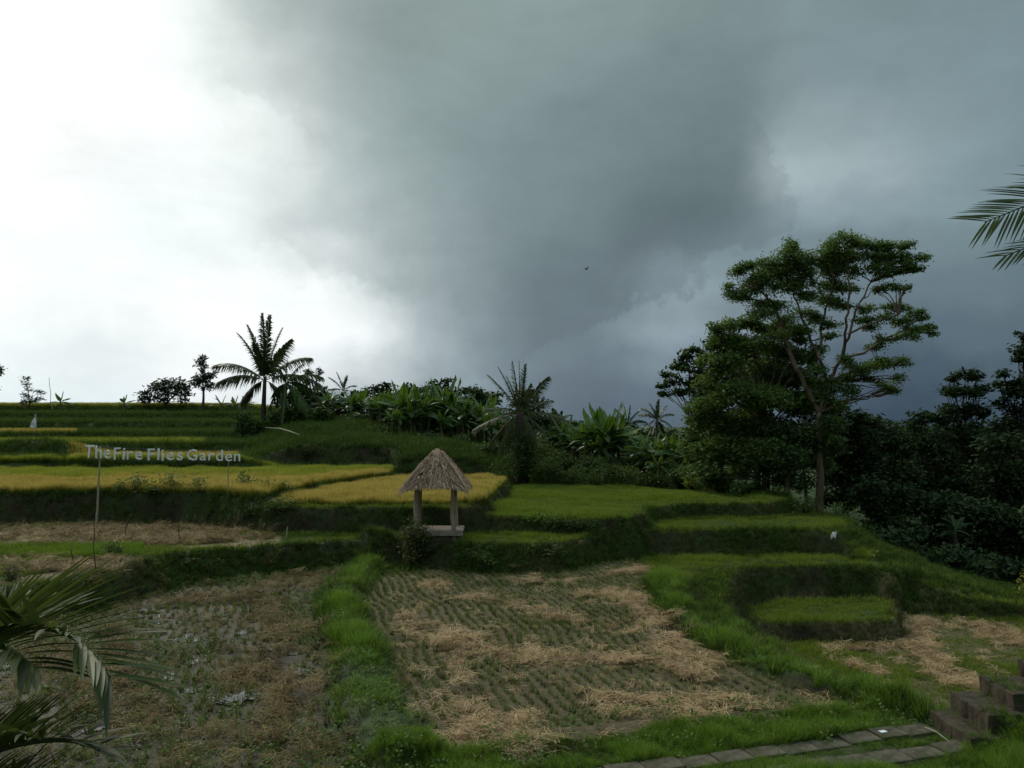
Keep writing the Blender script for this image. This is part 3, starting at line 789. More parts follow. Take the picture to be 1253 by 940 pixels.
def scatter(name, meshes, X, Y, Z, scl, parent=None, tilt=0.15, label=None):
    """one object of uncountable ground cover: points carrying instances"""
    n_ = len(X)
    me = bpy.data.meshes.new(name)
    me.vertices.add(n_)
    me.vertices.foreach_set('co', np.stack([X, Y, Z], -1).reshape(-1).astype(np.float32))
    rot = np.stack([rng.normal(0, tilt, n_), rng.normal(0, tilt, n_), rng.uniform(0, 6.283, n_)], -1)
    a = me.attributes.new('rot', 'FLOAT_VECTOR', 'POINT'); a.data.foreach_set('vector', rot.reshape(-1).astype(np.float32))
    scl = np.asarray(scl)
    if scl.ndim == 1: scl = np.repeat(scl[:, None], 3, 1)
    a = me.attributes.new('scl', 'FLOAT_VECTOR', 'POINT'); a.data.foreach_set('vector', scl.reshape(-1).astype(np.float32))
    a = me.attributes.new('pick', 'INT', 'POINT'); a.data.foreach_set('value', rng.integers(0, len(meshes), n_).astype(np.int32))
    ob = link(name, me, parent)
    g = bpy.data.node_groups.new(name, 'GeometryNodeTree')
    g.interface.new_socket('Geometry', in_out='INPUT', socket_type='NodeSocketGeometry')
    g.interface.new_socket('Geometry', in_out='OUTPUT', socket_type='NodeSocketGeometry')
    gi = g.nodes.new('NodeGroupInput'); go = g.nodes.new('NodeGroupOutput')
    ip = g.nodes.new('GeometryNodeInstanceOnPoints')
    gti = g.nodes.new('GeometryNodeGeometryToInstance')
    for m_ in meshes:
        so = bpy.data.objects.new(name + '_tuft', m_)
        oi = g.nodes.new('GeometryNodeObjectInfo'); oi.inputs['Object'].default_value = so
        oi.inputs['As Instance'].default_value = True
        g.links.new(oi.outputs['Geometry'], gti.inputs[0])
    def attr(nm, ty, out):
        q = g.nodes.new('GeometryNodeInputNamedAttribute'); q.data_type = ty; q.inputs['Name'].default_value = nm
        return q.outputs['Attribute']
    g.links.new(gi.outputs[0], ip.inputs['Points'])
    g.links.new(gti.outputs[0], ip.inputs['Instance'])
    ip.inputs['Pick Instance'].default_value = True
    g.links.new(attr('pick', 'INT', 0), ip.inputs['Instance Index'])
    er = g.nodes.new('FunctionNodeEulerToRotation')
    g.links.new(attr('rot', 'FLOAT_VECTOR', 0), er.inputs[0])
    g.links.new(er.outputs[0], ip.inputs['Rotation'])
    g.links.new(attr('scl', 'FLOAT_VECTOR', 0), ip.inputs['Scale'])
    g.links.new(ip.outputs[0], go.inputs[0])
    md_ = ob.modifiers.new('scatter', 'NODES'); md_.node_group = g
    prop(ob, kind='stuff')
    return ob


def sample(n_, x0, x1, y0, y1):
    return rng.uniform(x0, x1, n_), rng.uniform(y0, y1, n_)


def at_cls(X, Y):
    i = np.clip(np.searchsorted(xs, X) - 1, 0, len(xs) - 2); j = np.clip(np.searchsorted(ys, Y) - 1, 0, len(ys) - 2)
    return cls[j, i]


def in_px(P, z, X, Y):
    return poly_sdf([PZ(a, b, z) for a, b in P], X, Y)


def swath(lines, X, Y, z=0.0):
    """strength of straw swaths given as polylines (px, py, width m)"""
    s_ = np.zeros(X.shape)
    for ln_ in lines:
        P = np.array([PZ(a, b, z) for a, b, w in ln_]); d, w = line_dist(P, X, Y, [w for a, b, w in ln_])
        d = d + fbm(X, Y, 0.9, 33) * 0.5
        s_ = np.maximum(s_, sm((w * 0.85 - d) / (0.85 * w) + 0.05))
    return s_


pA, pB = PZ(862, 930, 0.03), PZ(1130, 893, 0.03)
ln_y = lambda x: pA[1] + (x - pA[0]) * (pB[1] - pA[1]) / (pB[0] - pA[0])

SW_R = [[(535, 716, .55), (577, 730, .6), (626, 741, .6), (678, 753, .5), (712, 761, .35)],
        [(505, 756, .45), (525, 768, .8), (555, 780, .9), (598, 797, .8), (643, 806, .75), (685, 812, .75), (731, 808, .7), (801, 806, .75), (850, 803, .6)],
        [(530, 765, .5), (560, 800, .5), (566, 825, .4), (565, 850, .45), (577, 875, .5), (596, 893, .6), (600, 912, .5)],
        [(600, 893, .5), (640, 880, .22)], [(575, 915, .3), (640, 918, .25), (665, 912, .2)],
        [(640, 712, .5), (690, 712, .6), (735, 706, .6), (790, 698, .8), (850, 692, .9), (930, 687, .5)],
        [(749, 722, .5), (777, 734, .8), (801, 750, .8), (812, 776, .8), (822, 800, .7)],
        [(700, 726, .3), (745, 728, .7)], [(740, 862, .28), (775, 872, .3)], [(790, 860, .3), (808, 868, .28)],
        [(850, 862, .35), (905, 862, .45), (955, 870, .4), (1010, 878, .3)], [(780, 880, .25), (850, 884, .25)],
        [(820, 800, .5), (850, 830, .35)]]
SW_L = [[(205, 738, .5), (240, 733, .7), (300, 731, .8), (350, 715, .8), (405, 703, .7)],
        [(325, 745, .4), (350, 770, .6), (340, 800, .8), (330, 820, .8), (360, 850, .7), (335, 880, .8)],
        [(290, 830, .5), (345, 838, .9)], [(230, 930, .5), (280, 900, .7), (330, 905, .7)], [(385, 880, .5), (390, 910, .4)],
        [(160, 770, .5), (140, 820, .6), (180, 900, .6)], [(380, 720, .5), (400, 700, .5)], [(60, 800, .6), (120, 860, .6)]]
SW_T = [[(1120, 752, .6), (1118, 775, .75), (1135, 800, .75), (1145, 818, .5), (1170, 835, .4), (1205, 842, .3)],
        [(1170, 757, .3), (1205, 768, .7), (1253, 790, .9), (1300, 800, .8)],
        [(1010, 795, .35), (1060, 792, .3), (1105, 796, .2)], [(1030, 812, .2), (1078, 827, .25)],
        [(1075, 757, .3), (1130, 755, .35)], [(1090, 840, .15), (1130, 842, .12)]]


def right_of(B, X, Y):
    o_ = np.argsort(B[:, 1]); return X > np.interp(Y, B[o_, 1], B[o_, 0])


# -- stubble hills in rows, both front fields
M_stub = [blades(18, 0.13, 0.045, 0.012, 0.5, seed=300 + i, segs=1).mesh('stubble_tuft', MT['stubble']) for i in range(5)]


def stubble_rows(ang, sx_, sy_, x0, x1, y0, y1, jit):
    ca_, sa_ = math.cos(ang), math.sin(ang)
    u, v = np.meshgrid(np.arange(-24, 24, sx_), np.arange(-24, 24, sy_))
    u = u + 0.12 * np.sin(v * 0.8) + 0.06 * np.sin(v * 2.1 + 1)
    u = u + rng.normal(0, jit, u.shape); v = v + rng.normal(0, jit * 1.3, v.shape)
    X = u * ca_ - v * sa_; Y = u * sa_ + v * ca_ + 17
    X, Y = X.ravel(), Y.ravel()
    k = (X > x0) & (X < x1) & (Y > y0) & (Y < y1)
    return X[k], Y[k]


X, Y = stubble_rows(R(16), 0.215, 0.150, -4.6, 9, 10.4, 26.3, 0.018)
k = (at_cls(X, Y) == MUD) & right_of(B1, X, Y) & ~right_of(B2, X, Y) & (line_dist(B1, X, Y)[0] > 0.42) & (line_dist(B2, X, Y)[0] > 0.36) & (line_dist(B7, X, Y)[0] > 0.38) & (Y > ln_y(X) + 0.9)
sw = swath(SW_R, X, Y)
k &= rng.random(len(X)) > sw * 0.75
k &= rng.random(len(X)) > 0.06
X, Y = X[k], Y[k]
scatter('rice_stubble', M_stub, X, Y, bil(H, X, Y) - 0.01, rng.uniform(0.75, 1.35, len(X)) * (1 + 0.35 * fbm(X, Y, 0.5, 77)), tilt=0.12)
X, Y = stubble_rows(R(10), 0.22, 0.17, -18, 0, 9.5, 25.5, 0.035)
k = (at_cls(X, Y) == MUD) & ~right_of(B1, X, Y) & (line_dist(B1, X, Y)[0] > 0.45)
sw = swath(SW_L, X, Y)
k &= rng.random(len(X)) > sw * 0.6
k &= rng.random(len(X)) > 0.08
X, Y = X[k], Y[k]
scatter('rice_stubble', M_stub, X, Y, bil(H, X, Y) - 0.01, rng.uniform(0.7, 1.5, len(X)), tilt=0.3)

# -- straw
M_straw = [straw_clump(400 + i).mesh('straw_clump', MT['straw']) for i in range(6)]
M_strawb = [straw_clump(430 + i, n=24, th=0.09).mesh('straw_clump', MT['straw_brown']) for i in range(5)]
X, Y = sample(52000, -3, 8, 10.6, 26.4)
k = (at_cls(X, Y) == MUD) & right_of(B1, X, Y) & (line_dist(B1, X, Y)[0] > 0.4) & (line_dist(B2, X, Y)[0] > 0.35) & ~right_of(B2, X, Y)
s_ = swath(SW_R, X, Y); s_ = s_ * np.clip(0.75 + 1.6 * fbm(X, Y, 2.6, 51) + 0.8 * fbm(X, Y, .7, 151), 0, 2)
k &= (Y > 0.75 + ln_y(X))
k &= (rng.random(len(X)) < s_ * 0.27 + 0.008)
X, Y = X[k], Y[k]
pile = np.clip(fbm(X, Y, 1.6, 55) - 0.05, 0, 1) * 0.30
scatter('rice_straw', M_straw, X, Y, bil(H, X, Y) + rng.random(len(X)) * pile, np.stack([np.ones(len(X)), np.ones(len(X)), np.full(len(X), .55)], -1) * rng.uniform(0.6, 1.2, len(X))[:, None], tilt=0.2)
X, Y = sample(60000, -18, 0, 9.5, 25.6)
k = (at_cls(X, Y) == MUD) & ~right_of(B1, X, Y) & (line_dist(B1, X, Y)[0] > 0.35)
s_ = swath(SW_L, X, Y); s_ = s_ * (0.7 + 1.1 * fbm(X, Y, 1.8, 52))
k &= (rng.random(len(X)) < s_ * 0.22 + 0.018)
X, Y = X[k], Y[k]
pile = np.clip(fbm(X, Y, 1.5, 56) + 0.1, 0, 1) * 0.35
scatter('wet_straw', M_strawb, X, Y, bil(H, X, Y) + rng.random(len(X)) * pile, rng.uniform(0.6, 1.2, len(X)), tilt=0.35)
# left upper stubble terrace
X, Y = sample(26000, -26, -6.5, 20, 30.5)
Zt = bil(H, X, Y); a_, b_ = to_px(X, Y, Zt)
k = (at_cls(X, Y) == LAWN) & ((b_ > 642) & (b_ < 668 - np.clip((a_ - 200) / 150, 0, 1) * 8) & (a_ < 350 - (b_ - 642) * 1.2) | (b_ > 683) & (b_ < 705) & (a_ < 150) & (rng.random(len(X)) < 0.5))
k &= rng.random(len(X)) < 0.42 + fbm(X, Y, 1.0, 57)
scatter('terrace_straw', M_strawb + M_straw[:2], X[k], Y[k], Zt[k] + 0.01, rng.uniform(0.7, 1.3, k.sum()), tilt=0.25)
# lower field on the right
X, Y = sample(30000, 4.5, 20, 13, 23.5)
k = (bil(H, X, Y) < -1.05)
s_ = swath(SW_T, X, Y, -1.2); s_ = s_ * np.clip(0.8 + 1.8 * fbm(X, Y, 2.6, 53), 0, 2)
k &= (rng.random(len(X)) < s_ * 0.36 + 0.01)
scatter('field_straw', M_straw, X[k], Y[k], bil(H, X[k], Y[k]) + 0.01, rng.uniform(0.6, 1.1, k.sum()), tilt=0.22)

# -- grass of several kinds
M_tall = [blades(15, 0.34, 0.08, 0.012, 0.45, seed=500 + i, segs=3).mesh('tall_grass_tuft', MT['grass']) for i in range(5)]
M_lawn = [blades(14, 0.10, 0.09, 0.012, 0.5, seed=520 + i, segs=1).mesh('short_grass_tuft', MT['lawn']) for i in range(5)]
M_bank = [blades(14, 0.24, 0.10, 0.016, 0.7, seed=540 + i, segs=2).mesh('bank_grass_tuft', MT['bank']) for i in range(5)]
M_dry = [blades(12, 0.24, 0.10, 0.014, 0.7, seed=560 + i, segs=2).mesh('dry_grass_tuft', MT['bank_dry']) for i in range(4)]
M_rice = [rice_tuft(580 + i, 0.34).mesh('rice_tuft', MT['rice']) for i in range(5)]
M_riceg = [rice_tuft(600 + i, 0.34).mesh('rice_tuft', MT['rice_green']) for i in range(5)]

# bright tall grass on the bunds
X, Y = sample(60000, -6, 9, 9.8, 26)
w1 = line_dist(B1, X, Y)[0] + fbm(X, Y, 1.2, 61) * 0.35
w2 = line_dist(B2, X, Y)[0] + fbm(X, Y, 1.2, 62) * 0.2
Zg = bil(H, X, Y); a_, b_ = to_px(X, Y, Zg)
hollow = right_of(B2, X, Y) & (at_cls(X, Y) == MUD) & (Y < 22.5) & (Zg > -0.6)
k = ((w1 < 0.50) | (w2 < 0.40) | hollow) & (Y > 10) & (line_dist(B3, X, Y)[0] > 0.2)
k &= rng.random(len(X)) < np.clip(0.62 + 1.0 * fbm(X, Y, 0.8, 63), 0.1, 1)
k &= ~((w1 < 0.50) & (Y < 13.4) & (rng.random(len(X)) < 0.45)) & (Zg < 0.33)
k &= rng.random(len(X)) < 0.85
X, Y, Zg = X[k], Y[k], Zg[k]
hs = np.clip(0.75 + 1.1 * fbm(X, Y, 0.9, 64), 0.3, 1.4)
hs *= np.where((Y < 15) & (X < 0), 0.6, 1.0)
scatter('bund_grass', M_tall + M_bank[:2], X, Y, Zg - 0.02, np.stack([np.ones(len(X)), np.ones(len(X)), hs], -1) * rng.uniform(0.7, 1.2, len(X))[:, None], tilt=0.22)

# front verge by the path, with the grass between and below the slab rows
X, Y = sample(46000, -3, 9.5, 8.4, 12.8)
off = Y - ln_y(X)
Zg = bil(H, X, Y)
verge = (off > 0.17) & (off < 1.15 + 0.5 * fbm(X, Y, 0.8, 65))
mid = (off < -0.15) & (off > -0.47)
low = (off < -0.80)
k = (verge | mid | (low & (rng.random(len(X)) < 0.9))) & ((X < 6.0) | low) & (X > -2.5)
X, Y, Zg, off = X[k], Y[k], Zg[k], off[k]
sc = np.where(off > 0, 0.65, np.where(off > -0.7, 0.34, 0.7)) * (0.8 + 0.8 * fbm(X, Y, 1.5, 66))
sc = np.clip(sc, 0.12, 1) * np.where(off > 0, 0.85, 1)
scatter('verge_grass', M_tall[:3] + M_bank[:2], X, Y, Zg - 0.01, sc, tilt=0.3)
# slope right of the steps
X, Y = sample(16000, 6.0, 11, 7.5, 12.6)
Zg = bil(H, X, Y); off = Y - ln_y(X)
k = ((X > 8.6) | (Y < 10.75) | (Y < 11.2) & (X > 7.2)) & ((off < -0.80) | (X > 6.3))
scatter('slope_grass', M_tall[:3] + M_bank[:2], X[k], Y[k], Zg[k] - 0.02, rng.uniform(0.35, 1.0, k.sum()), tilt=0.3)

X, Y = sample(900, 6.0, 8.4, 10.5, 12.3)
k = (fbm(X, Y, 2.5, 166) > 0.10)
sx0_ = PZ(1136, 868, 0.2)[0]
zt = np.select([X < sx0_ - .01, X < sx0_ + .335, X < sx0_ + .78, X < sx0_ + 1.36], [bil(H, X, Y), 0.20, 0.455, 0.68], 0.92)
zt = np.maximum(zt, bil(H, X, Y)); k &= (Y < PZ(1136, 868, 0.2)[1])
scatter('step_weeds', M_tall[:2] + M_bank[:2], X[k], Y[k], zt[k] - 0.01, rng.uniform(0.15, 0.45, k.sum()), tilt=0.35)

# lawns: terrace tops, lower field
X, Y = sample(150000, -25, 22, 12.5, 41.5)
c_ = at_cls(X, Y); Zg = bil(H, X, Y); sl_ = bil(slope, X, Y); a_, b_ = to_px(X, Y, Zg)
tl = (a_ < 345) & (b_ < 671) & (b_ > 640) & (X < 0) & (c_ == LAWN)
pth = line_dist([PZ(-60, 728, .75), PZ(60, 705, .75), PZ(110, 695, .75), PZ(160, 683, .75)], X, Y)[0] < 0.42
inview = (a_ > -60) & (a_ < 1320)
k = inview & (((c_ == MUD) & (right_of(B2, X, Y) | (line_dist(B4, X, Y)[0] < 0.5)) & (Y > 21.5)) | ((c_ == LAWN) & ~pth & (~tl | (rng.random(len(X)) < 0.12)) & (~((a_ < 170) & (b_ > 683) & (X < 0)) | (rng.random(len(X)) < 0.3))) | ((c_ == TAN) & (Zg < -1.0) & (rng.random(len(X)) > 1.15 * swath(SW_T, X, Y, -1.2))))
k &= (sl_ < 0.6)
X, Y, Zg = X[k], Y[k], Zg[k]
patch = 0.85 + 1.1 * fbm(X, Y, 0.5, 67)
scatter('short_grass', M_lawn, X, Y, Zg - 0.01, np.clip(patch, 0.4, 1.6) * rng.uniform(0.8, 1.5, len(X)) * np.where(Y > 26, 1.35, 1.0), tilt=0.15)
# green strip and weeds on the left terrace behind the path
X, Y = sample(9000, -20, -8, 19, 28)
Zg = bil(H, X, Y); a_, b_ = to_px(X, Y, Zg)
k = (at_cls(X, Y) == LAWN) & (b_ > 668) & (b_ < 683) & (a_ < 175)
scatter('terrace_grass', M_tall, X[k], Y[k], Zg[k], rng.uniform(0.4, 0.75, k.sum()))

# banks and rims
X, Y = sample(230000, -25, 22, 15, 42)
c_ = at_cls(X, Y); Zg = bil(H, X, Y); sl_ = bil(slope, X, Y); a_, b_ = to_px(X, Y, Zg)
inview = (a_ > -60) & (a_ < 1320)
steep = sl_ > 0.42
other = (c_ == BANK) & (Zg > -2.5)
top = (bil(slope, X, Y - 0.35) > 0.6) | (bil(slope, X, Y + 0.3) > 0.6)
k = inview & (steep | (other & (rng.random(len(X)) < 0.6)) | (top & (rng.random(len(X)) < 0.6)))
k &= ~((c_ == MUD) & ~steep & ~right_of(B2, X, Y))
X, Y, Zg, c_, steep = X[k], Y[k], Zg[k], c_[k], steep[k]
dry = (fbm(X, Y, 0.45, 68) > 0.05) & steep
a1 = rng.uniform(0.65, 1.2, len(X))
flat_ = (~steep) & ((c_ != BANK) | (rng.random(len(X)) < 0.5))
scatter('rim_grass', M_lawn, X[flat_], Y[flat_], Zg[flat_] - 0.01, a1[flat_] * 1.6, tilt=0.25)
X, Y, Zg, dry, a1 = X[~flat_], Y[~flat_], Zg[~flat_], dry[~flat_], a1[~flat_]
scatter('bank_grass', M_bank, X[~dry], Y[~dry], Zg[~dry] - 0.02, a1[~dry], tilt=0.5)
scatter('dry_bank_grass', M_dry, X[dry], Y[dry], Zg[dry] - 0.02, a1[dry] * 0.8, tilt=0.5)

# ripening rice
X, Y = sample(170000, -32, 1.5, 28, 43)
c_ = at_cls(X, Y); Zg = bil(H, X, Y); sl_ = bil(slope, X, Y)
k = (c_ == RICE) & (sl_ < 0.5); X, Y, Zg = X[k], Y[k], Zg[k]
gold = poly_sdf(GOLD, X, Y) > 0
a_, b_ = to_px(X, Y, Zg + 0.3)
green = (~gold) & (rng.random(len(X)) < np.clip((Y - 33.5) / 2.5 + (a_ - 250) / 260 + fbm(X, Y, .2, 69) * 2, 0, 0.96))
hh = rng.uniform(0.75, 1.25, len(X)) * (1 + 0.5 * fbm(X, Y, 0.9, 70))
scatter('ripe_rice', M_rice, X[~green], Y[~green], Zg[~green], hh[~green], tilt=0.10)
scatter('half_ripe_rice', M_riceg, X[green], Y[green], Zg[green], hh[green], tilt=0.10)

# hillside beyond
X, Y = sample(210000, -62, 30, 42, 92)
Zg = bil(H, X, Y); sl_ = bil(slope, X, Y); a_, b_ = to_px(X, Y, Zg)
inview = (a_ > -40) & (a_ < 1290)
dloc = Y + fbm(X, Y * 0.3, 0.06, 20) * 3.0 + vnoise(X, Y, 0.35, 24) * 0.5
s1 = (dloc > 42.6) & (dloc < 48.0) & (a_ > 84) & (a_ < 292)
s2 = (dloc > 55.6) & (dloc < 60.0) & (a_ < 92)
s3 = (dloc > 73.8) & (a_ < 470)
s4 = (dloc > 49.5) & (dloc < 54.3) & (a_ < 250)
rice = (s1 | s2 | s3 | (s4 & (rng.random(len(X)) < 0.7)))
kr = inview & rice
gr = s4 | s3 & (rng.random(len(X)) < 0.55)
hs = rng.uniform(1.0, 1.5, len(X))
scatter('hill_rice', M_rice, X[kr & ~gr], Y[kr & ~gr], Zg[kr & ~gr], hs[kr & ~gr], tilt=0.1)
scatter('hill_rice', M_riceg, X[kr & gr], Y[kr & gr], Zg[kr & gr], hs[kr & gr], tilt=0.1)
kb = inview & ~rice & (rng.random(len(X)) < 0.75)
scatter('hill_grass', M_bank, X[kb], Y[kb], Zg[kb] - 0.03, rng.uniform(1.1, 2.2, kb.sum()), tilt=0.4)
# weeds: small broad-leaved sprigs
def sprig(seed, n=12, h=0.16, ls=0.05):
    r = np.random.default_rng(seed); mb = MB()
    for i in range(n):
        a = r.uniform(0, 6.28); e = r.uniform(0.1, 1.0); z = h * r.random() ** 0.7
        c = np.array([math.cos(a) * 0.05, math.sin(a) * 0.05, z]); d = np.array([math.cos(a) * math.cos(e), math.sin(a) * math.cos(e), math.sin(e) * 0.7])
        s_ = np.array([-math.sin(a), math.cos(a), 0]) * ls * 0.35
        mb.add([c, c + d * ls * 0.5 + s_, c + d * ls, c + d * ls * 0.5 - s_], [(0, 1, 2, 3)], r.random())
    return mb


M_weed = [sprig(700 + i).mesh('weed_sprig', MT['weed']) for i in range(4)]
X, Y = sample(26000, -17, 9, 9.8, 25)
Zg = bil(H, X, Y); c_ = at_cls(X, Y)
wn = fbm(X, Y, 0.35, 71)
leftf = ~right_of(B1, X, Y)
wild_l = sm((wn + 0.02) / 0.25) * leftf * 0.7 + (~leftf) * (line_dist(B7, X, Y)[0] < 0.7) * 0.5 + (~leftf) * 0.03 + (line_dist(B1, X, Y)[0] < 1.3) * 0.12
k = (c_ == MUD) & (rng.random(len(X)) < wild_l)
scatter('field_weeds', M_weed, X[k], Y[k], Zg[k], rng.uniform(0.5, 1.3, k.sum()), tilt=0.3)

# shallow water in the left field and along the bund
def puddle(px, py, rx, ry, seed, z=0.012):
    c = PZ(px, py, 0); z = z + float(bil(H, c[0], c[1])) * (seed < 20 or seed >= 100); r = np.random.default_rng(seed); k_ = 26
    th = np.arange(k_) * 2 * math.pi / k_
    rr = 1 + 0.3 * np.sin(th * 2 + r.uniform(0, 6)) + 0.22 * np.sin(th * 5 + r.uniform(0, 6)) + 0.12 * np.sin(th * 9 + r.uniform(0, 6))
    V_ = [(c[0], c[1], z)] + [(c[0] + rx * rr[i] * math.cos(th[i]), c[1] + ry * rr[i] * math.sin(th[i]), z) for i in range(k_)]
    m_ = bpy.data.meshes.new('puddle'); m_.from_pydata(V_, [], [(0, 1 + i, 1 + (i + 1) % k_) for i in range(k_)])
    m_.materials.append(wm)
    return prop(link('puddle', m_), kind='structure')


for a in [(272, 858, .24, .20, 1), (180, 750, .3, .28, 2), (228, 846, .16, .3, 3), (490, 853, .10, .42, 4), (300, 855, .22, .18, 5), (22, 808, .4, .4, 6), (62, 800, .25, .4, 7),
          (350, 745, .2, .16, 8), (275, 752, .25, .2, 9), (240, 810, .16, .16, 10), (205, 745, .2, .14, 12), (285, 835, .12, .12, 13)] + [(rng.uniform(90, 370), rng.uniform(738, 915), rng.uniform(.06, .17), rng.uniform(.08, .22), 100 + q) for q in range(46)]:
    puddle(*a)
for px_, py_, rx_, ry_, sd_ in [(20, 692, 1.6, .5, 20), (62, 692, .8, .45, 21)]:
    c = PZ(px_, py_, 0.75); o_ = puddle(px_, py_, rx_, ry_, sd_)
    c0 = PZ(px_, py_, 0); o_.location = (c[0] - c0[0], c[1] - c0[1], 0.765)

# ------------------------------------------------------------------ plants
def leaf_quads(C, size, r, asp=0.45, up=0.5, droop=0.2):
    n_ = len(C)
    az_ = r.uniform(0, 2 * math.pi, n_); el_ = r.normal(-droop, 0.45, n_)
    a = np.stack([np.cos(az_) * np.cos(el_), np.sin(az_) * np.cos(el_), np.sin(el_)], -1)
    nn = r.normal(0, 1, (n_, 3)); nn[:, 2] = np.abs(nn[:, 2]) + up * 2
    b = np.cross(a, nn); b /= np.linalg.norm(b, axis=1)[:, None] + 1e-9
    s_ = (size * r.uniform(0.6, 1.3, n_))[:, None]
    p0 = C - a * s_ * 0.5; p1 = C + b * s_ * asp * 0.5 - a * s_ * 0.05; p2 = C + a * s_ * 0.5; p3 = C - b * s_ * asp * 0.5 - a * s_ * 0.05
    return np.stack([p0, p1, p2, p3], 1)


DK = 3.0


def crown_points(cl, d, r, dens, sub=0.28, flat=0.55):
    """cl: (px, py, rx, ry, [dy]) clumps of the outline at distance d -> leaf centres, tint, sub-cluster centres"""
    Cs, Ts, S = [], [], []
    for q in cl:
        px, py, rx, ry = q[:4]; dy = q[4] if len(q) > 4 else r.uniform(-1, 1) * rx / FOC * d * 0.8
        c = PD(px, py, d + dy); wx = rx / FOC * d; wz = ry / FOC * d; wy = 0.5 * (wx + min(wx, wz * 1.6))
        ns = max(5, int(3.2 * (rx * ry) ** 0.5 / 3.0))
        u = r.normal(0, 1, (ns, 3)); u /= np.linalg.norm(u, axis=1)[:, None]
        rad = r.uniform(0.35, 1.0, ns) ** 0.6
        sc = c + u * rad[:, None] * np.array([wx, wy, wz]) * 0.88
        n_ = int(rx * ry * 3.14 * dens * DK * (0.45 if d < 34 else 1))
        k = r.integers(0, ns, n_)
        sg = sub * (wx * wz) ** 0.5 * 1.0 + 0.05
        p = sc[k] + r.normal(0, 1, (n_, 3)) * np.array([sg, sg, sg * flat])
        tint = r.uniform(0.0, 0.55, ns)[k] + r.uniform(0, 0.45, n_)
        Cs.append(p); Ts.append(tint); S.append((c, sc))
    return np.concatenate(Cs), np.concatenate(Ts), S


def curve3(a, b, bow, n=7, up=True, r=None):
    a, b = np.array(a, float), np.array(b, float)
    m = a * 0.45 + b * 0.55
    if up: m = np.array([a[0] * 0.62 + b[0] * 0.38, a[1] * 0.62 + b[1] * 0.38, a[2] * 0.35 + b[2] * 0.65]) * bow + (a + b) / 2 * (1 - bow)
    t = np.linspace(0, 1, n)[:, None]
    P = (1 - t) ** 2 * a + 2 * t * (1 - t) * m + t ** 2 * b
    if r is not None: P[1:-1] += r.normal(0, 0.02, (n - 2, 3)) * np.linalg.norm(b - a)
    return P


NSEED = [1000]


def tree(label, px, d, cl, mat='tree', bark='bark', dens=0.22, leaf=0.2, asp=0.45, forks=None, tr=0.12, group=None, kind='tree', lean=0.0, sub=0.28,
         name=None, flat=0.55, twigs=2, base=None, cat='tree', crown_name='crown', limb_r=0.34):
    """tapered trunk, limbs up into each clump and a crown of many small leaves"""
    NSEED[0] += 1; r = np.random.default_rng(NSEED[0])
    x0 = (px - CX) / FOC * d
    z0 = hz(x0, d) if base is None else base
    root = empty(name or kind, (x0, d, z0), label, cat, group)
    o3 = np.array([x0, d, z0])
    C, T_, S = crown_points(cl, d, r, dens, sub, flat)
    me_ = quads_mesh(crown_name, leaf_quads(C, leaf, r, asp) - o3, T_, MT[mat])
    link(crown_name, me_, root)
    cz = np.mean([s_[0] for s_ in S], axis=0)
    if forks is None:
        fp = np.array([x0 + (cz[0] - x0) * 0.5 + lean, d, z0 + (cz[2] - z0) * 0.55])
        fk = [fp]
    else: fk = [PD(q[0], q[1], d + (r.uniform(-.6, .6) if i else 0)) for i, q in enumerate(forks)]
    lvl = [0]
    tk = MB()
    path = curve3(o3 - [0, 0, 0.3], fk[0], 0.4, 8) - o3; path[1:-1] += r.normal(0, .006, (6, 3)) * np.linalg.norm(path[-1])
    tk.tube(path, np.linspace(tr * 1.25, tr * 0.8, 8), 8)
    tk.build('trunk', MT[bark], root, smooth=True)
    lb = MB()
    for i in range(1, len(fk)):
        j = forks[i][2] if len(forks[i]) > 2 else min(range(i), key=lambda q: np.linalg.norm(fk[q] - fk[i]))
        lvl.append(lvl[j] + 1); ra, rb = max(.025, tr * .72 * .80 ** lvl[j]), max(.02, tr * .72 * .80 ** (lvl[j] + 1))
        lb.tube(curve3(fk[j], fk[i], 0.3, 6, r=r) - o3, np.linspace(ra, rb, 6), 6)
    for c, sc in S:
        j = min(range(len(fk)), key=lambda q: np.linalg.norm((fk[q] - c) * [1, 1, 1.0]) + (3 if fk[q][2] > c[2] + 0.2 else 0))
        l0 = np.linalg.norm(c - fk[j]); r0 = min(tr * limb_r, 0.016 + 0.014 * l0)
        lb.tube(curve3(fk[j], c, 0.75, 7, r=r) - o3, np.linspace(r0, r0 * 0.3, 7), 5)
        for s_ in sc[:twigs]:
            lb.tube(np.array([fk[j] * 0.25 + c * 0.75, (c + s_) / 2 + [0, 0, -0.03], s_]) - o3, [r0 * 0.4, r0 * 0.25, r0 * 0.12], 4)
    lb.build('limbs', MT[bark], root)
    return root


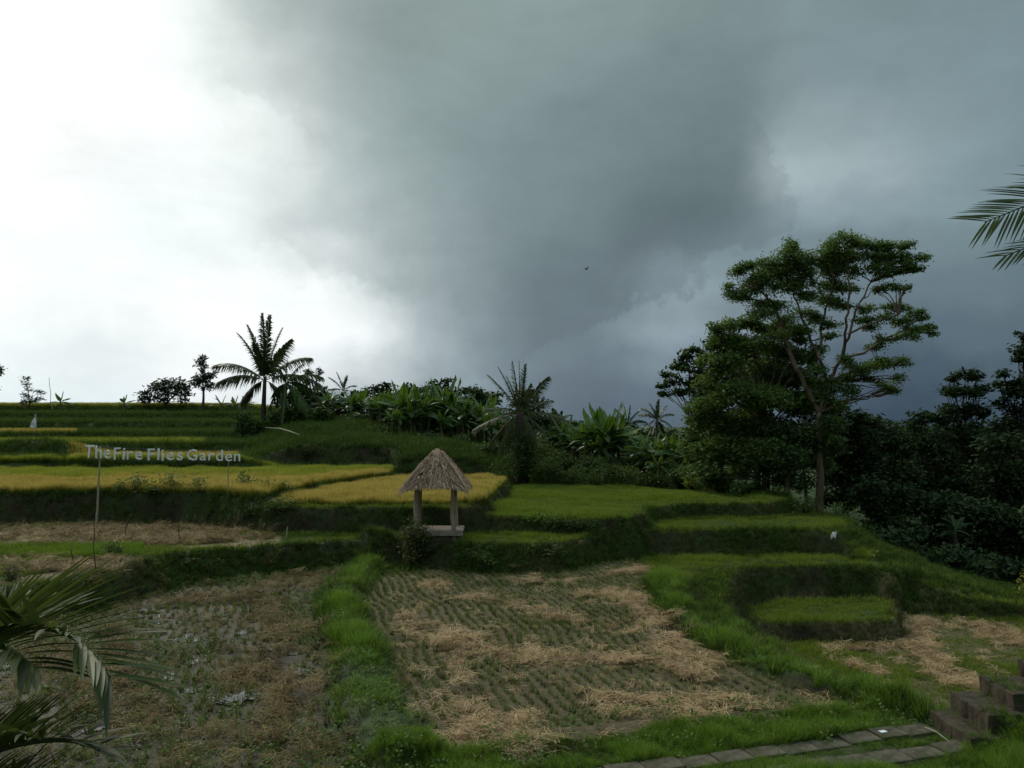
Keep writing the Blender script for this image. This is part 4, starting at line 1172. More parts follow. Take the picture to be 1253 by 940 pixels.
def frond_mesh(P, mat, nl=30, ll=0.6, w=0.045, r=None, vee=0.5, droop=0.5, rach=0.02, fwd=0.95, start=0.12, tint=0.5, ragged=0.15, two=2):
    """P: rachis path (n,3); leaflets down both sides"""
    mb = MB(); P = np.asarray(P, float); n = len(P)
    mb.tube(P, np.linspace(rach, rach * 0.3, n), 4, c=min(1, tint + 0.3))
    seg = np.r_[0, np.cumsum(np.linalg.norm(np.diff(P, axis=0), axis=1))]; seg /= seg[-1]
    ov = (P[-1] - P[0]) / np.linalg.norm(P[-1] - P[0]); ya = r.uniform(0, 6.28)
    steep = abs(ov[2]) > 0.75; zref = np.array([math.cos(ya), -abs(math.sin(ya)), 0.35]) if steep else np.array([r.normal(0, .15), r.normal(0, .15), 1.0])
    if steep: fwd = fwd + 0.15; droop = droop * 0.55
    for i in range(nl):
        f = start + (1 - start) * (i + 0.5) / nl
        p = np.array([np.interp(f, seg, P[:, k]) for k in range(3)])
        q = np.array([np.interp(min(1, f + 0.03), seg, P[:, k]) for k in range(3)]); q0 = np.array([np.interp(f - 0.03, seg, P[:, k]) for k in range(3)])
        tg = (q - q0) / (np.linalg.norm(q - q0) + 1e-9)
        sd_ = np.cross(tg, zref); sd_ /= np.linalg.norm(sd_) + 1e-9
        upv = np.cross(sd_, tg)
        le = ll * (0.35 + 0.65 * math.sin(math.pi * min(1, (f - start) / (1 - start) * 0.75 + 0.2))) * (1 - 0.25 * max(0, f - .85) / .15)
        for s_ in (-1, 1):
            l2 = le * r.uniform(1 - ragged * 1.5, 1 + ragged * 0.5)
            di = sd_ * s_ + tg * fwd * r.uniform(0.7, 1.3) * (0.6 + f) + upv * vee * r.uniform(0.4, 1.3)
            di /= np.linalg.norm(di)
            wv = np.cross(di, upv + 0.3 * sd_ * s_); wv /= np.linalg.norm(wv) + 1e-9; wv = wv * w * 0.5
            Lp, Rp = [], []
            for k in range(two + 1):
                g = k / two; c = p + di * l2 * g + np.array([0, 0, -1.0]) * droop * l2 * g * g
                ww = (0.75 + 0.5 * g if g < 0.5 else (1 - g) * 2) if two > 1 else (1 - g)
                if k == two: ww = 0.05
                Lp.append(c - wv * ww); Rp.append(c + wv * ww)
            mb.strip(Lp, Rp, np.clip(tint + r.uniform(-0.35, 0.35), 0, 1))
    return mb


def palm(label, px, d, crown, tips, mat='palm', nl=26, ll=0.55, group=None, tr=0.12, bark='bark', base=None, arch=0.25, w=0.05, droop=0.6, name='coconut_palm', lean=0.0, rach=0.03, spear=True):
    """crown: (px, py); tips: list of (px, py, [depth offset]) of the frond ends"""
    NSEED[0] += 1; r = np.random.default_rng(NSEED[0])
    x0 = (px - CX) / FOC * d; z0 = hz(x0, d) if base is None else base
    o3 = np.array([x0, d, z0]); root = empty(name, o3, label, 'palm', group)
    cr = PD(crown[0], crown[1], d)
    tk = MB(); P = curve3(o3 - [0, 0, .3], cr, 0.5, 9, r=None) - o3
    tk.tube(P, np.linspace(tr * 1.35, tr * 0.8, 9), 8); tk.build('trunk', MT[bark], root, smooth=True)
    for q in tips:
        dy = q[2] if len(q) > 2 else r.uniform(-1, 1) * 0.8
        tp = PD(q[0], q[1], d + dy); L_ = np.linalg.norm(tp - cr)
        mid = (cr + tp) / 2 + np.array([0, 0, 1.0]) * arch * L_ * (1.0 if tp[2] < cr[2] + 0.6 * L_ else 0.7) + np.array([0.0, 0, 0])
        t = np.linspace(0, 1, 9)[:, None]
        P = (1 - t) ** 2 * cr + 2 * t * (1 - t) * mid + t ** 2 * tp
        fm = frond_mesh(P - o3, MT[mat], nl, ll * min(1, L_ / 2.2), w, r, vee=0.3, droop=droop, rach=rach, tint=r.uniform(0.25, 0.75))
        fm.build('frond', MT[mat], root)
    return root


def banana_leaf(seed, L_=1.0, droop=0.6, w=0.17, tint=0.5, fold=0.35, tear=0.0):
    r = np.random.default_rng(seed); mb = MB(); n = 8
    t = np.linspace(0, 1, n)
    cx = L_ * (t - 0.18 * droop * t ** 2); cz = -L_ * droop * 0.55 * t ** 2.2
    mid = np.stack([cx, np.zeros(n), cz], -1)
    ww = w * L_ * np.interp(t, [0, 0.12, 0.2, 0.45, 0.8, 1.0], [0.03, 0.05, 0.55, 1.0, 0.8, 0.04])
    for s_ in (-1, 1):
        e = mid + np.stack([-0.05 * ww, s_ * ww, -ww * fold * 1.0 + r.normal(0, 0.012 * L_, n) + 0.2 * ww], -1)
        if s_ < 0: mb.strip(e, mid, np.clip(tint + r.normal(0, 0.1, n), 0, 1))
        else: mb.strip(mid, e, np.clip(tint + r.normal(0, 0.1, n), 0, 1))
    mb.tube(mid - [0, 0, 0.004], np.linspace(0.02, 0.005, n), 4, c=0.9, cap=False)
    return mb.mesh('leaf', MT['banana'])


BL = [banana_leaf(800 + i, 1.0, dr, w_, ti, fo) for i, (dr, w_, ti, fo) in enumerate(
    [(0.1, 0.15, 0.85, 0.5), (0.35, 0.16, 0.6, 0.4), (0.6, 0.17, 0.4, 0.4), (0.9, 0.17, 0.3, 0.5), (1.2, 0.15, 0.15, 0.6), (0.25, 0.14, 0.95, 0.6)])]


def banana(label, px, d, top, n=8, group='banana plants along the tree line', base=None, spread=1.0, bright=0.5, stems=1, name='banana_plant', up=0.5, cat='banana plant'):
    NSEED[0] += 1; r = np.random.default_rng(NSEED[0])
    x0 = (px - CX) / FOC * d; z0 = hz(x0, d) if base is None else base
    root = empty(name, (x0, d, z0), label, cat, group)
    topz = PD(px, top, d)[2] - z0
    for s_ in range(stems):
        ox, oy = (0, 0) if s_ == 0 else (r.uniform(-0.7, 0.7), r.uniform(-.5, .5))
        hh = max(0.8, topz) * (1 if s_ == 0 else r.uniform(0.6, 0.9))
        st = hh * 0.5
        tk = MB(); tk.tube([[ox, oy, -0.2], [ox + 0.03, oy, st * 0.5], [ox, oy, st], [ox, oy, st + 0.15]], [0.12, 0.10, 0.07, 0.03], 7)
        tk.build('stem', MT['stem'], root, smooth=True)
        for i in range(n):
            f = i / n
            Ls = hh * 0.58 * r.uniform(0.75, 1.05) * spread
            el_ = (1.35 - 1.2 * f ** up) * r.uniform(0.85, 1.1)
            k = 0 if f < 0.2 else (5 if r.random() < bright * 0.3 else int(min(4, 1 + 4 * f * r.uniform(0.7, 1.1))))
            o = bpy.data.objects.new('leaf', BL[k]); COL.objects.link(o); o.parent = root
            o.location = (ox, oy, st * r.uniform(0.92, 1.02))
            o.rotation_euler = (r.normal(0, 0.3), -el_, i * 2.4 + r.uniform(-0.4, 0.4))
            o.scale = (Ls, Ls * r.uniform(0.6, 1.05), Ls)
    return root


def shrub(label, px, d, w, top, mat='shrub', leaf=0.1, dens=0.35, name='shrub', group=None, cat='shrub', asp=0.45, blobs=4, base=None, stems=5, depth=None):
    """bush w pixels wide and reaching the photo row top"""
    NSEED[0] += 1; r = np.random.default_rng(NSEED[0])
    x0 = (px - CX) / FOC * d; z0 = hz(x0, d) if base is None else base
    root = empty(name, (x0, d, z0), label, cat, group); o3 = np.array([x0, d, z0])
    bp = to_px(x0, d, z0)[1]; hh = bp - top
    if hh < 8: print('LOW SHRUB', label, bp, top)
    hh = max(hh, 8)
    cl = []
    for i in range(blobs):
        f = (i + 0.5) / blobs - 0.5
        h2 = hh * r.uniform(0.6, 1.0) if i != blobs // 2 else hh
        cl.append((px + f * w * 0.8, bp - h2 * 0.55, w / blobs * 0.8 + 1, h2 * 0.45, r.uniform(-0.4, 0.4) * (depth or 1)))
    C, T_, S = crown_points(cl, d, r, dens, 0.3, 0.8)
    C[:, 2] = np.maximum(C[:, 2], z0 + 0.01)
    link('foliage', quads_mesh('foliage', leaf_quads(C, leaf, r, asp, up=0.3, droop=-0.1) - o3, T_, MT[mat]), root)
    st = MB()
    for c, sc in S:
        for s_ in sc[:stems]:
            st.tube(curve3([x0 + r.normal(0, .06), d, z0 - 0.05], s_, 0.5, 4) - o3, [0.018, 0.013, 0.01, 0.006], 4)
    st.build('stems', MT['dark_bark'], root)
    return root


# ---- crest of the hill, left
palm('tall dark coconut palm on the hill crest, feathery against the bright sky', 322, 56, (324, 466),
     [(291, 408, .6), (303, 398, 1.0), (321, 384, .3), (330, 386, -.4), (345, 402, .8), (357, 416, -.3), (262, 447, .2), (266, 468, -.6), (381, 438, .3), (392, 470, -.5), (296, 490, .6), (352, 492, .4), (310, 420, -1.2)],
     nl=44, ll=1.0, tr=0.15, arch=0.28, w=0.11, droop=1.1, bark='dark_bark', mat='palm')
palm('lower drooping palm right beside the tall coconut palm on the crest', 345, 55, (350, 470),
     [(372, 445), (395, 462), (392, 490), (330, 500), (365, 510, 1), (345, 515, -1), (378, 505), (338, 450), (352, 440), (382, 478), (334, 485)],
     nl=26, ll=0.75, tr=0.16, mat='tree_dark', arch=0.35, w=0.09, droop=1.0, bark='dark_bark')
tree('low spreading dark tree with sky showing under its crown on the crest', 203, 73, [(182, 482, 11, 8), (195, 470, 15, 9), (215, 470, 16, 9), (205, 480, 20, 8), (225, 480, 9, 8), (178, 490, 8, 5), (200, 489, 10, 4), (224, 490, 8, 4)],
     'plum', 'dark_bark', dens=0.35, leaf=0.35, tr=0.12, forks=[(203, 494), (192, 486), (213, 485)], twigs=3)
tree('slim upright tree with a narrow top left of the tall palm', 249, 72, [(247, 438, 6, 6), (243, 445, 7, 5), (250, 450, 6, 5), (246, 460, 12, 8), (254, 466, 10, 7), (240, 469, 9, 5), (250, 474, 12, 5), (262, 458, 5, 4)],
     'plum', 'dark_bark', dens=0.4, leaf=0.3, tr=0.11, forks=[(249, 478), (247, 455)], twigs=3)
tree('bare thin sapling with few leaves at the far left of the crest', 36, 72, [(33, 463, 5, 4), (31, 470, 5, 5), (36, 477, 5, 4), (30, 485, 6, 5), (47, 480, 8, 3), (44, 487, 8, 3), (38, 490, 10, 5), (28, 492, 5, 4)],
     'plum', 'dark_bark', dens=0.35, leaf=0.25, tr=0.05, forks=[(36, 490), (33, 475)])
tree('leafy crown reaching into the left edge of the picture above the crest', -14, 70, [(-3, 449, 5, 6), (-2, 457, 4, 4), (-14, 450, 12, 12), (-24, 462, 12, 10), (-14, 470, 12, 8)], 'plum', 'dark_bark', dens=0.5, leaf=0.3, tr=0.1)


def stick(label, px, py0, d, px1, py1, r0=0.02, mat='bamboo', name='stick', cat='stick', group=None, base=None, bend=0.02):
    x0 = (px - CX) / FOC * d; z0 = hz(x0, d) if base is None else base
    o3 = np.array([x0, d, z0]); tp = PD(px1, py1, d)
    root = MB(); P = curve3(o3 - [0, 0, 0.1], tp, 0.0, 6, r=np.random.default_rng(int(px + py1))) - o3
    root.tube(P, np.linspace(r0, r0 * 0.6, 6), 6)
    o = root.build(name, MT[mat], None, smooth=True); o.location = o3
    return prop(o, label, cat, group)


stick('thin leaning bare pole on the crest beside the sapling', 66, 497, 71, 60, 462, 0.03, 'wood', 'pole', 'pole')
for px_, tp_, lb_ in [(74, 478, 'small banana sprout on the crest right of the leaning pole'), (152, 482, 'lone little banana sprout on the bare part of the crest'),
                      (271, 481, 'small banana plant on the crest just right of the slim tree'), (287, 483, 'banana plant in the gap left of the tall palm trunk'), (303, 481, 'banana plant almost touching the tall palm trunk')]:
    banana(lb_, px_, 72, tp_, n=6, group='banana plants on the hill crest', spread=1.15, bright=0.2, up=0.7)
# fallen bamboo and dead shrub below the palm
mb = MB(); a_ = hit(296, 527, 44, 70); b_ = hit(366, 543, 43, 60)
P = np.linspace(a_, b_, 8); P[:, 2] = np.maximum(P[:, 2], bil(H, P[:, 0], P[:, 1])) + 0.5
mb.tube(P - a_, np.linspace(0.05, 0.04, 8), 6); o = mb.build('bamboo_pole', MT['bamboo'], smooth=True); o.location = a_
prop(o, 'long pale bamboo pole lying on the slope below the palms', 'bamboo pole')
hp = hit(374, 550, 43, 60)
shrub('withered pale shrub at the end of the fallen bamboo pole', 374, hp[1] - .2, 16, 532, 'bank_dry', 0.12, 0.35, name='dead_shrub', stems=8)
for i, (a, b, w_, tp_, m_) in enumerate([(345, 545, 40, 500, 'tree_dark'), (365, 540, 40, 495, 'shrub'), (318, 538, 24, 512, 'shrub'), (393, 525, 30, 498, 'shrub'), (300, 520, 22, 503, 'tree_dark')]):
    lb_ = ['dense dark thicket filling the foot of the drooping palm', 'leafy thicket right of the drooping palm foot', 'small bush at the base of the tall palm trunk', 'rounded bush between the palms and the tin roofed house', 'low dark bush left of the tall palm trunk'][i]
    shrub(lb_, a, 55 - i * .4, w_, tp_, m_, 0.28, 0.3, name='bush', cat='bush', blobs=5)

# ---- house and bamboo hut on the crest
hx = PD(414, 500, 62); hzv = hz(hx[0], 62)
tree('leafy bush tree screening the crest house', 423, 60.5, [(424, 489, 7, 5), (402, 490, 8, 7), (410, 497, 12, 5), (430, 494, 9, 6), (421, 482, 5, 3)], 'tree_dark', 'dark_bark', dens=.4, leaf=.28)
root = empty('house', (hx[0], 62, hzv), 'small house with pale sheet metal roof half hidden by trees', 'house')
rz = PD(414, 492, 62)[2] - hzv; at_ = PD(414, 479, 62)[2] - hzv
mb = MB(); mb.box((-1.1, -1.0, -0.3), (1.1, 1.0, rz)); mb.build('wall', MT['wall_dark'], root)
mb = MB(); e = 0.1
mb.add([(-1.1 - e, -1.3, rz - .05), (1.1 + e, -1.3, rz - .05), (0.9, 0, at_), (-0.9, 0, at_), (-1.1 - e, -1.3, rz + .0), (1.1 + e, -1.3, rz + .0), (0.9, 0, at_ + .05), (-0.9, 0, at_ + .05)], [(0, 1, 2, 3), (7, 6, 5, 4), (0, 4, 5, 1)])
mb.add([(-1.1 - e, 1.3, rz), (1.1 + e, 1.3, rz), (0.9, 0, at_), (-0.9, 0, at_)], [(0, 3, 2, 1)])
mb.build('roof', MT['roof_metal'], root)
mb = MB(); mb.box((-0.25, -1.03, 0), (0.35, -1.003, rz * 0.75)); mb.build('door', MT['wood'], root)
mb = MB(); mb.box((0.55, -1.03, rz * .45), (0.95, -1.003, rz * 0.8)); mb.build('window', MT['dark_bark'], root)
hx = PD(452, 505, 60); hzv = hz(hx[0], 60)
root = empty('field_hut', (hx[0], 60, hzv), 'open bamboo field hut with small thatched top among bananas', 'hut')
rz = PD(452, 493, 60)[2] - hzv; at_ = PD(452, 485, 60)[2] - hzv
mb = MB(); mb.add([(-.75, -.7, rz), (.75, -.7, rz), (.75, .7, rz), (-.75, .7, rz), (0, 0, at_)], [(0, 1, 4), (1, 2, 4), (2, 3, 4), (3, 0, 4), (3, 2, 1, 0)]); mb.build('roof', MT['thatch_core'], root)
for sx_ in (-.55, .55):
    for sy_ in (-.5, .5):
        mb = MB(); mb.tube([[sx_, sy_, -.2], [sx_, sy_, rz]], 0.05, 5); mb.build('post', MT['wood'], root)

# ---- middle tree line: bananas
BAN = [(402, 56, 477, .2, 'banana plant directly left of the pale roofed house'), (430, 56, 482, .4, 'banana plant directly right of the pale roofed house'),
       (441, 57, 478, .6, 'banana plant with light leaves left of the bamboo field hut'), (464, 54, 480, .5, 'banana plant directly right of the bamboo field hut'),
       (478, 55, 472, .2, 'banana plant with dark blunt top left of the bright pair'), (494, 52, 467, .9, 'tall banana plant with bright backlit leaves, left of the bright pair'),
       (515, 52, 468, .9, 'tall banana plant with bright backlit leaves, right of the bright pair'), (503, 51, 492, .5, 'lower banana plant between the two bright backlit ones'),
       (527, 53, 484, .3, 'banana plant above the thatched pavilion roof tip'), (544, 54, 462, .0, 'very dark upright banana plant with highest top above the pavilion'),
       (555, 53, 465, .0, 'dark upright banana plant touching the highest dark one'), (540, 51, 500, .4, 'short banana plant in front of the dark upright pair'),
       (570, 52, 484, .3, 'banana plant right of the dark upright pair'), (588, 52, 488, .8, 'banana plant with light green leaf left of the shaggy palm'),
       (601, 51, 500, .5, 'banana plant tucked under the shaggy palm fronds'), (480, 50, 500, .3, 'low banana plant at the left end of the dark grove'),
       (690, 50, 508, .3, 'banana plant halfway between shaggy palm and leafy clump'), (706, 49, 520, .8, 'light green low banana plant left of the leafy clump'),
       (728, 47, 500, .9, 'bright leaved banana plant on the left side of the round clump'), (737, 46, 494, .8, 'tallest banana plant in the middle of the round clump'),
       (747, 46, 496, .7, 'dark hearted banana plant on the right side of the round clump'), (756, 47, 504, .9, 'light banana plant on the outer right of the round clump'),
       (785, 44, 530, .8, 'pale green banana plant left in the thicket under the small palm'), (797, 43, 524, .9, 'fan of pale banana leaves under the small palm crown'),
       (812, 43, 528, .8, 'banana plant in the middle of the thicket below the small palm'), (826, 42, 522, .8, 'yellow green banana plant right in the thicket near the big tree'),
       (840, 41, 532, .5, 'banana plant pressed against the big tree edge'), (805, 41, 552, .6, 'low banana plant at the front of the thicket by the lawn')]
for px_, d_, tp_, br_, lb_ in BAN:
    banana(lb_, px_, d_, tp_ - 9, n=12 if br_ else 10, bright=br_, stems=3, up=0.45 if px_ > 780 else 0.6, spread=0.84)

_r2 = np.random.default_rng(8)
for q in range(30):
    px_ = _r2.uniform(455, 600) if q % 3 else _r2.uniform(690, 850)
    banana('banana plant half hidden in the dense dark tree line behind the fields', px_, _r2.uniform(55, 60), (_r2.uniform(466, 484) if px_ < 600 else _r2.uniform(508, 525)), n=8, bright=.1, stems=3, spread=.8, group='half hidden banana plants in the tree line')
# shaggy palm with creeper-covered trunk
palm('shaggy palm with a thick creeper covered trunk beside the lawn', 640, 42, (636, 505),
     [(597, 459, .5), (610, 450, .3), (627, 443, .2), (635, 441, -.3), (643, 446, .4), (672, 462, .0), (676, 490, .5), (592, 500, -.3), (580, 525, .2), (598, 545, .6), (612, 555, -.6), (668, 530, -.4), (690, 512, .3), (655, 545, -.8), (620, 460, -1.0), (650, 470, .9)],
     nl=30, ll=0.62, tr=0.26, mat='palm_dry', arch=0.14, w=0.06, droop=0.8, bark='dark_bark', rach=0.035, name='shaggy_palm')
shrub('dark creeper wrapped round the trunk of the shaggy palm', 641, 41.8, 20, 520, 'tree_dark', 0.14, 0.9, name='creeper', cat='creeper', blobs=2)
palm('small grey green coconut palm standing clear against the dark cloud', 803, 58, (804, 514), [(782, 508), (784, 500, .5), (795, 494), (806, 489), (816, 496, .6), (824, 507), (822, 522), (788, 526), (812, 530), (798, 531, -.6)],
     nl=24, ll=0.65, tr=0.12, arch=0.3, w=0.09, droop=0.8)
palm('dark palm with hanging frond tips right of the banana clump', 768, 54, (768, 520), [(752, 500), (762, 493), (771, 496), (782, 503), (790, 516), (786, 530), (752, 535), (770, 545), (748, 518)],
     nl=22, ll=0.65, tr=0.13, arch=0.3, w=0.09, droop=0.9, mat='tree_dark')
palm('small dark palm crown behind the crest house', 420, 68, (420, 478), [(403, 462), (412, 456), (425, 460), (436, 472), (400, 478), (438, 484), (408, 488)], nl=20, ll=0.8, tr=0.12, arch=0.25, w=0.1, mat='tree_dark')
palm('palm with droopy tips far behind between the grove and shaggy palm', 690, 60, (684, 515), [(668, 505), (676, 500), (688, 503), (700, 508), (704, 520), (670, 522), (695, 528)], nl=20, ll=0.7, tr=0.12, arch=0.25, w=0.1, mat='tree_dark')

TREES = [
    ('feathery thin tree behind the drooping palm on the crest', 384, 66, [(380, 455, 9, 4), (388, 462, 7, 4), (392, 455, 5, 5), (375, 468, 8, 4), (386, 475, 8, 4)], 'plum', .3, .3),
    ('rounded dark tree between grove and shaggy palm, highest behind bananas', 585, 60, [(582, 482, 12, 9), (596, 490, 12, 10), (574, 494, 10, 9), (588, 503, 18, 12), (605, 510, 12, 12)], 'tree_dark', .4, .32),
    ('dense tree standing right behind the shaggy palm', 648, 52, [(645, 482, 14, 9), (655, 495, 14, 12), (634, 500, 16, 14), (650, 515, 20, 14), (664, 520, 12, 14), (636, 530, 22, 18), (615, 530, 14, 18)], 'tree_dark', .24, .28),
    ('dull olive tree right of the shaggy palm', 676, 56, [(680, 512, 10, 8), (670, 525, 14, 12), (690, 530, 14, 12), (680, 545, 20, 12)], 'tree_dark', .26, .3),
    ('low broad tree left of the round banana clump', 706, 54, [(700, 520, 10, 8), (714, 528, 12, 9), (704, 540, 18, 12), (722, 545, 14, 12)], 'shrub', .26, .26),
    ('dark tree behind the round banana clump', 745, 52, [(735, 520, 14, 12), (755, 520, 14, 12), (745, 540, 22, 18), (768, 545, 14, 14)], 'tree_dark', .28, .28),
    ('dark dense tree behind the bright banana pair', 508, 60, [(500, 486, 16, 12), (520, 484, 14, 12), (485, 492, 14, 12), (540, 488, 16, 14), (560, 494, 16, 12), (510, 508, 26, 14), (470, 500, 14, 14), (545, 512, 26, 14), (455, 505, 14, 12)], 'tree_dark', .3, .32),
    ('brownish bushy tree behind the bamboo field hut', 462, 66, [(455, 488, 8, 6), (470, 488, 10, 7), (440, 492, 10, 7), (428, 488, 10, 6), (482, 496, 10, 8)], 'tree', .3, .3),
    ('dark tree left of the crest house', 398, 63, [(394, 478, 9, 6), (404, 485, 9, 7), (390, 490, 11, 8), (408, 500, 14, 7), (428, 500, 12, 8)], 'tree_dark', .32, .3),
    ('dark tree between the thicket and the dark hanging palm', 780, 50, [(775, 545, 14, 14), (792, 550, 14, 14), (765, 560, 16, 10)], 'tree_dark', .28, .26),
    ('rounded leaved tree reaching out left of the big tree', 866, 44, [(848, 430, 11, 5), (840, 438, 10, 5), (829, 447, 12, 5), (843, 452, 10, 4), (816, 458, 9, 4), (826, 466, 10, 4), (812, 472, 8, 3.5), (815, 482, 9, 3), (830, 480, 10, 4), (847, 468, 10, 6), (858, 440, 10, 10), (860, 460, 12, 10), (856, 480, 14, 10)], 'tree_dark', .5, .24),
]
for lb_, px_, d_, cl_, m_, de_, lf_ in TREES:
    tree(lb_, px_, d_, cl_, m_, 'dark_bark', dens=de_, leaf=lf_, tr=0.12, asp=0.6 if 'rounded leaved' in lb_ else 0.45)

# shrubs along the back of the lawn and on the banks
SHR = [(612, 41.5, 30, 560, 'shrub', 'dark green bush left of the shaggy palm trunk'), (668, 41.5, 40, 556, 'shrub', 'spreading bush right of the shaggy palm trunk'),
       (700, 41.0, 36, 572, 'shrub', 'low bush at the back edge of the lawn, left of the middle'), (735, 41.0, 44, 566, 'shrub', 'wide leafy bush below the round banana clump'),
       (765, 41.0, 40, 570, 'weed', 'pale leaved bush behind the middle of the lawn'), (800, 40.6, 44, 575, 'shrub', 'bush in front of the banana thicket by the lawn'),
       (832, 39.6, 26, 568, 'tree_dark', 'dark bush right in front of the banana thicket'), (846, 38.8, 10, 578, 'yellow_leaf', 'yellowish upright little bush beside the big tree mass'),
       (690, 45, 44, 553, 'shrub', 'bush on the small grassy step behind the lawn'), (640, 45, 40, 548, 'shrub', 'bush hidden behind the shaggy palm foot'),
       (722, 44, 40, 556, 'tree_dark', 'dark bush under the round banana clump, further back'), (575, 47, 36, 545, 'shrub', 'bush on the slope behind the pavilion roof'),
       (520, 48, 40, 530, 'tree_dark', 'dark thicket at the foot of the banana grove, left half'), (556, 48, 40, 532, 'tree_dark', 'dark thicket at the foot of the banana grove, right half'),
       (470, 50, 40, 520, 'shrub', 'bush on the slope below the bamboo field hut'), (435, 54, 40, 505, 'tree_dark', 'dark bush below the crest house'),
       (597, 46, 30, 540, 'tree_dark', 'dark bush behind the golden rice corner'), (775, 45, 50, 556, 'tree_dark', 'dark bush at the left foot of the thicket'),
       (880, 37.5, 36, 580, 'shrub', 'bush at the lawn edge under the big tree, leftmost'), (915, 36, 40, 588, 'tree_dark', 'dark bush at the lawn edge under the big tree'),
       (950, 34.5, 36, 596, 'shrub', 'low bush near the foot of the big tree'), (985, 33, 30, 606, 'tree_dark', 'dark bush just left of the big trunk foot')]
for px_, d_, w_, tp_, m_, lb_ in SHR:
    shrub(lb_, px_, d_, w_, tp_, m_, 0.13 if d_ < 43 else 0.18, 0.42, name='bush', cat='bush', blobs=5, depth=1.4)
# pale weeds in front of the left rice
for i, (px_, tp_, w_) in enumerate([(148, 592, 14), (168, 580, 15), (188, 592, 24), (214, 577, 20), (241, 585, 16), (281, 590, 14), (302, 577, 16), (325, 588, 26), (350, 592, 16)]):
    lb_ = ['leftmost pale leafy weed before the yellow rice', 'pale weed under the start of the sign word Fire', 'wide low weed between the two taller ones under the sign', 'tallest bushy weed before the rice, under the middle of the sign', 'pale weed right of the tallest one under the sign', 'small weed at the right sign pole', 'tall weed just right of the right sign pole', 'spreading weed where the rice terrace rounds the corner', 'weed at the left tip of the golden rice'][i]
    shrub(lb_, px_, 29.85, w_ * 1.2, tp_ - 2, 'weed', 0.14, 0.34, name='weed', cat='weed', blobs=3, group='tall weeds before the yellow rice', asp=0.35)
# bushes hanging over banks right of the pavilion
for px_, py_, w_, tp_, m_, lb_ in [(690, 645, 46, 628, 'shrub', 'glossy leaved bush on the bank below the lawn'), (715, 650, 50, 634, 'tree_dark', 'dark glossy bush at the right end of the same bank'),
                                   (655, 640, 36, 626, 'grass', 'bright grassy tuft at the lawn rim right of the pavilion'), (598, 692, 34, 668, 'weed', 'spiky pale plant on the lower bank right of the pavilion'),
                                   (665, 680, 46, 658, 'shrub', 'bush on the lower bank halfway to the right'), (570, 690, 26, 672, 'shrub', 'small dark bush on the lower bank under the bench'),
                                   (345, 628, 44, 606, 'shrub', 'bush cascading down the bank left of the pavilion'), (310, 632, 36, 612, 'shrub', 'bush on the dark bank right of the sign')]:
    p = hit(px_, py_, 20, 45)
    shrub(lb_, px_, p[1], w_, tp_, m_, 0.12, 0.4, name='bush', cat='bush', blobs=4, base=p[2] - 0.1, asp=0.3, depth=.6)

# ---- the big feathery tree on the right
BIG = [(920, 346, 14, 6), (903, 334, 9, 5), (912, 326, 9, 5), (930, 338, 14, 7), (944, 322, 14, 8), (962, 312, 12, 9), (968, 298, 5, 6), (955, 334, 16, 8), (980, 318, 14, 9), (985, 332, 14, 8),
       (903, 362, 14, 5), (893, 352, 6, 4), (915, 356, 15, 5), (950, 352, 18, 6), (978, 348, 16, 6),
       (1010, 310, 12, 6), (1022, 300, 12, 6), (1036, 293, 13, 5), (1050, 298, 12, 6), (1026, 314, 14, 8), (1045, 315, 16, 8), (1020, 330, 14, 8), (1042, 332, 14, 6), (1008, 325, 10, 7),
       (1072, 303, 10, 6), (1086, 302, 8, 5), (1108, 300, 9, 5), (1078, 316, 12, 6), (1098, 314, 13, 6), (1115, 322, 10, 5), (1127, 316, 8, 4), (1092, 330, 12, 5), (1072, 330, 12, 6), (1115, 330, 7, 3), (1126, 329, 5, 2.5),
       (1080, 352, 10, 3.5), (1095, 350, 10, 3), (1108, 352, 6, 2.5), (1014, 350, 14, 6), (1034, 352, 12, 5), (1010, 368, 14, 5), (990, 362, 14, 6), (1030, 372, 12, 4),
       (1093, 375, 10, 3.5), (1105, 378, 8, 3), (1118, 385, 10, 3), (1130, 390, 6, 2.5), (1082, 388, 12, 3.5), (1098, 395, 14, 3.5), (1120, 402, 12, 3.5), (1134, 400, 8, 3), (1140, 408, 5, 2.5), (1112, 410, 14, 3.5), (1068, 400, 12, 3),
       (1062, 378, 10, 4), (1052, 392, 10, 3.5), (985, 384, 14, 4), (1000, 392, 12, 3.5), (1020, 398, 10, 3), (1072, 424, 10, 3), (1082, 416, 12, 3), (955, 376, 14, 5), (930, 372, 14, 5),
       (1056, 450, 16, 5), (1072, 446, 14, 5), (1090, 444, 13, 4), (1106, 442, 8, 3.5), (1046, 458, 14, 4), (1082, 472, 11, 3), (1092, 478, 8, 3), (1070, 466, 8, 2.5), (1032, 440, 8, 4), (1000, 425, 10, 4), (1012, 412, 10, 3)]
_rb = np.random.default_rng(4)
BIG = BIG + [(q[0] + _rb.uniform(-1.1, 1.1) * q[2], q[1] + _rb.uniform(-1.3, 1.3) * q[3], q[2] * .55, q[3] * .6) for q in BIG for _ in range(2)]
_c = [q for q in BIG]
for _ in range(46):
    i_, j_ = _rb.integers(0, len(_c), 2); a_, b_ = _c[i_], _c[j_]
    if math.hypot(a_[0] - b_[0], a_[1] - b_[1]) < 42: BIG.append(((a_[0] + b_[0]) / 2, (a_[1] + b_[1]) / 2, 9, 4))
BIG += [(930, 385, 16, 6), (960, 392, 16, 6), (985, 402, 14, 6), (950, 412, 14, 6), (1000, 455, 14, 7), (1022, 470, 16, 8), (1005, 480, 16, 8), (990, 440, 12, 6), (1040, 478, 14, 6), (1022, 495, 18, 8)]
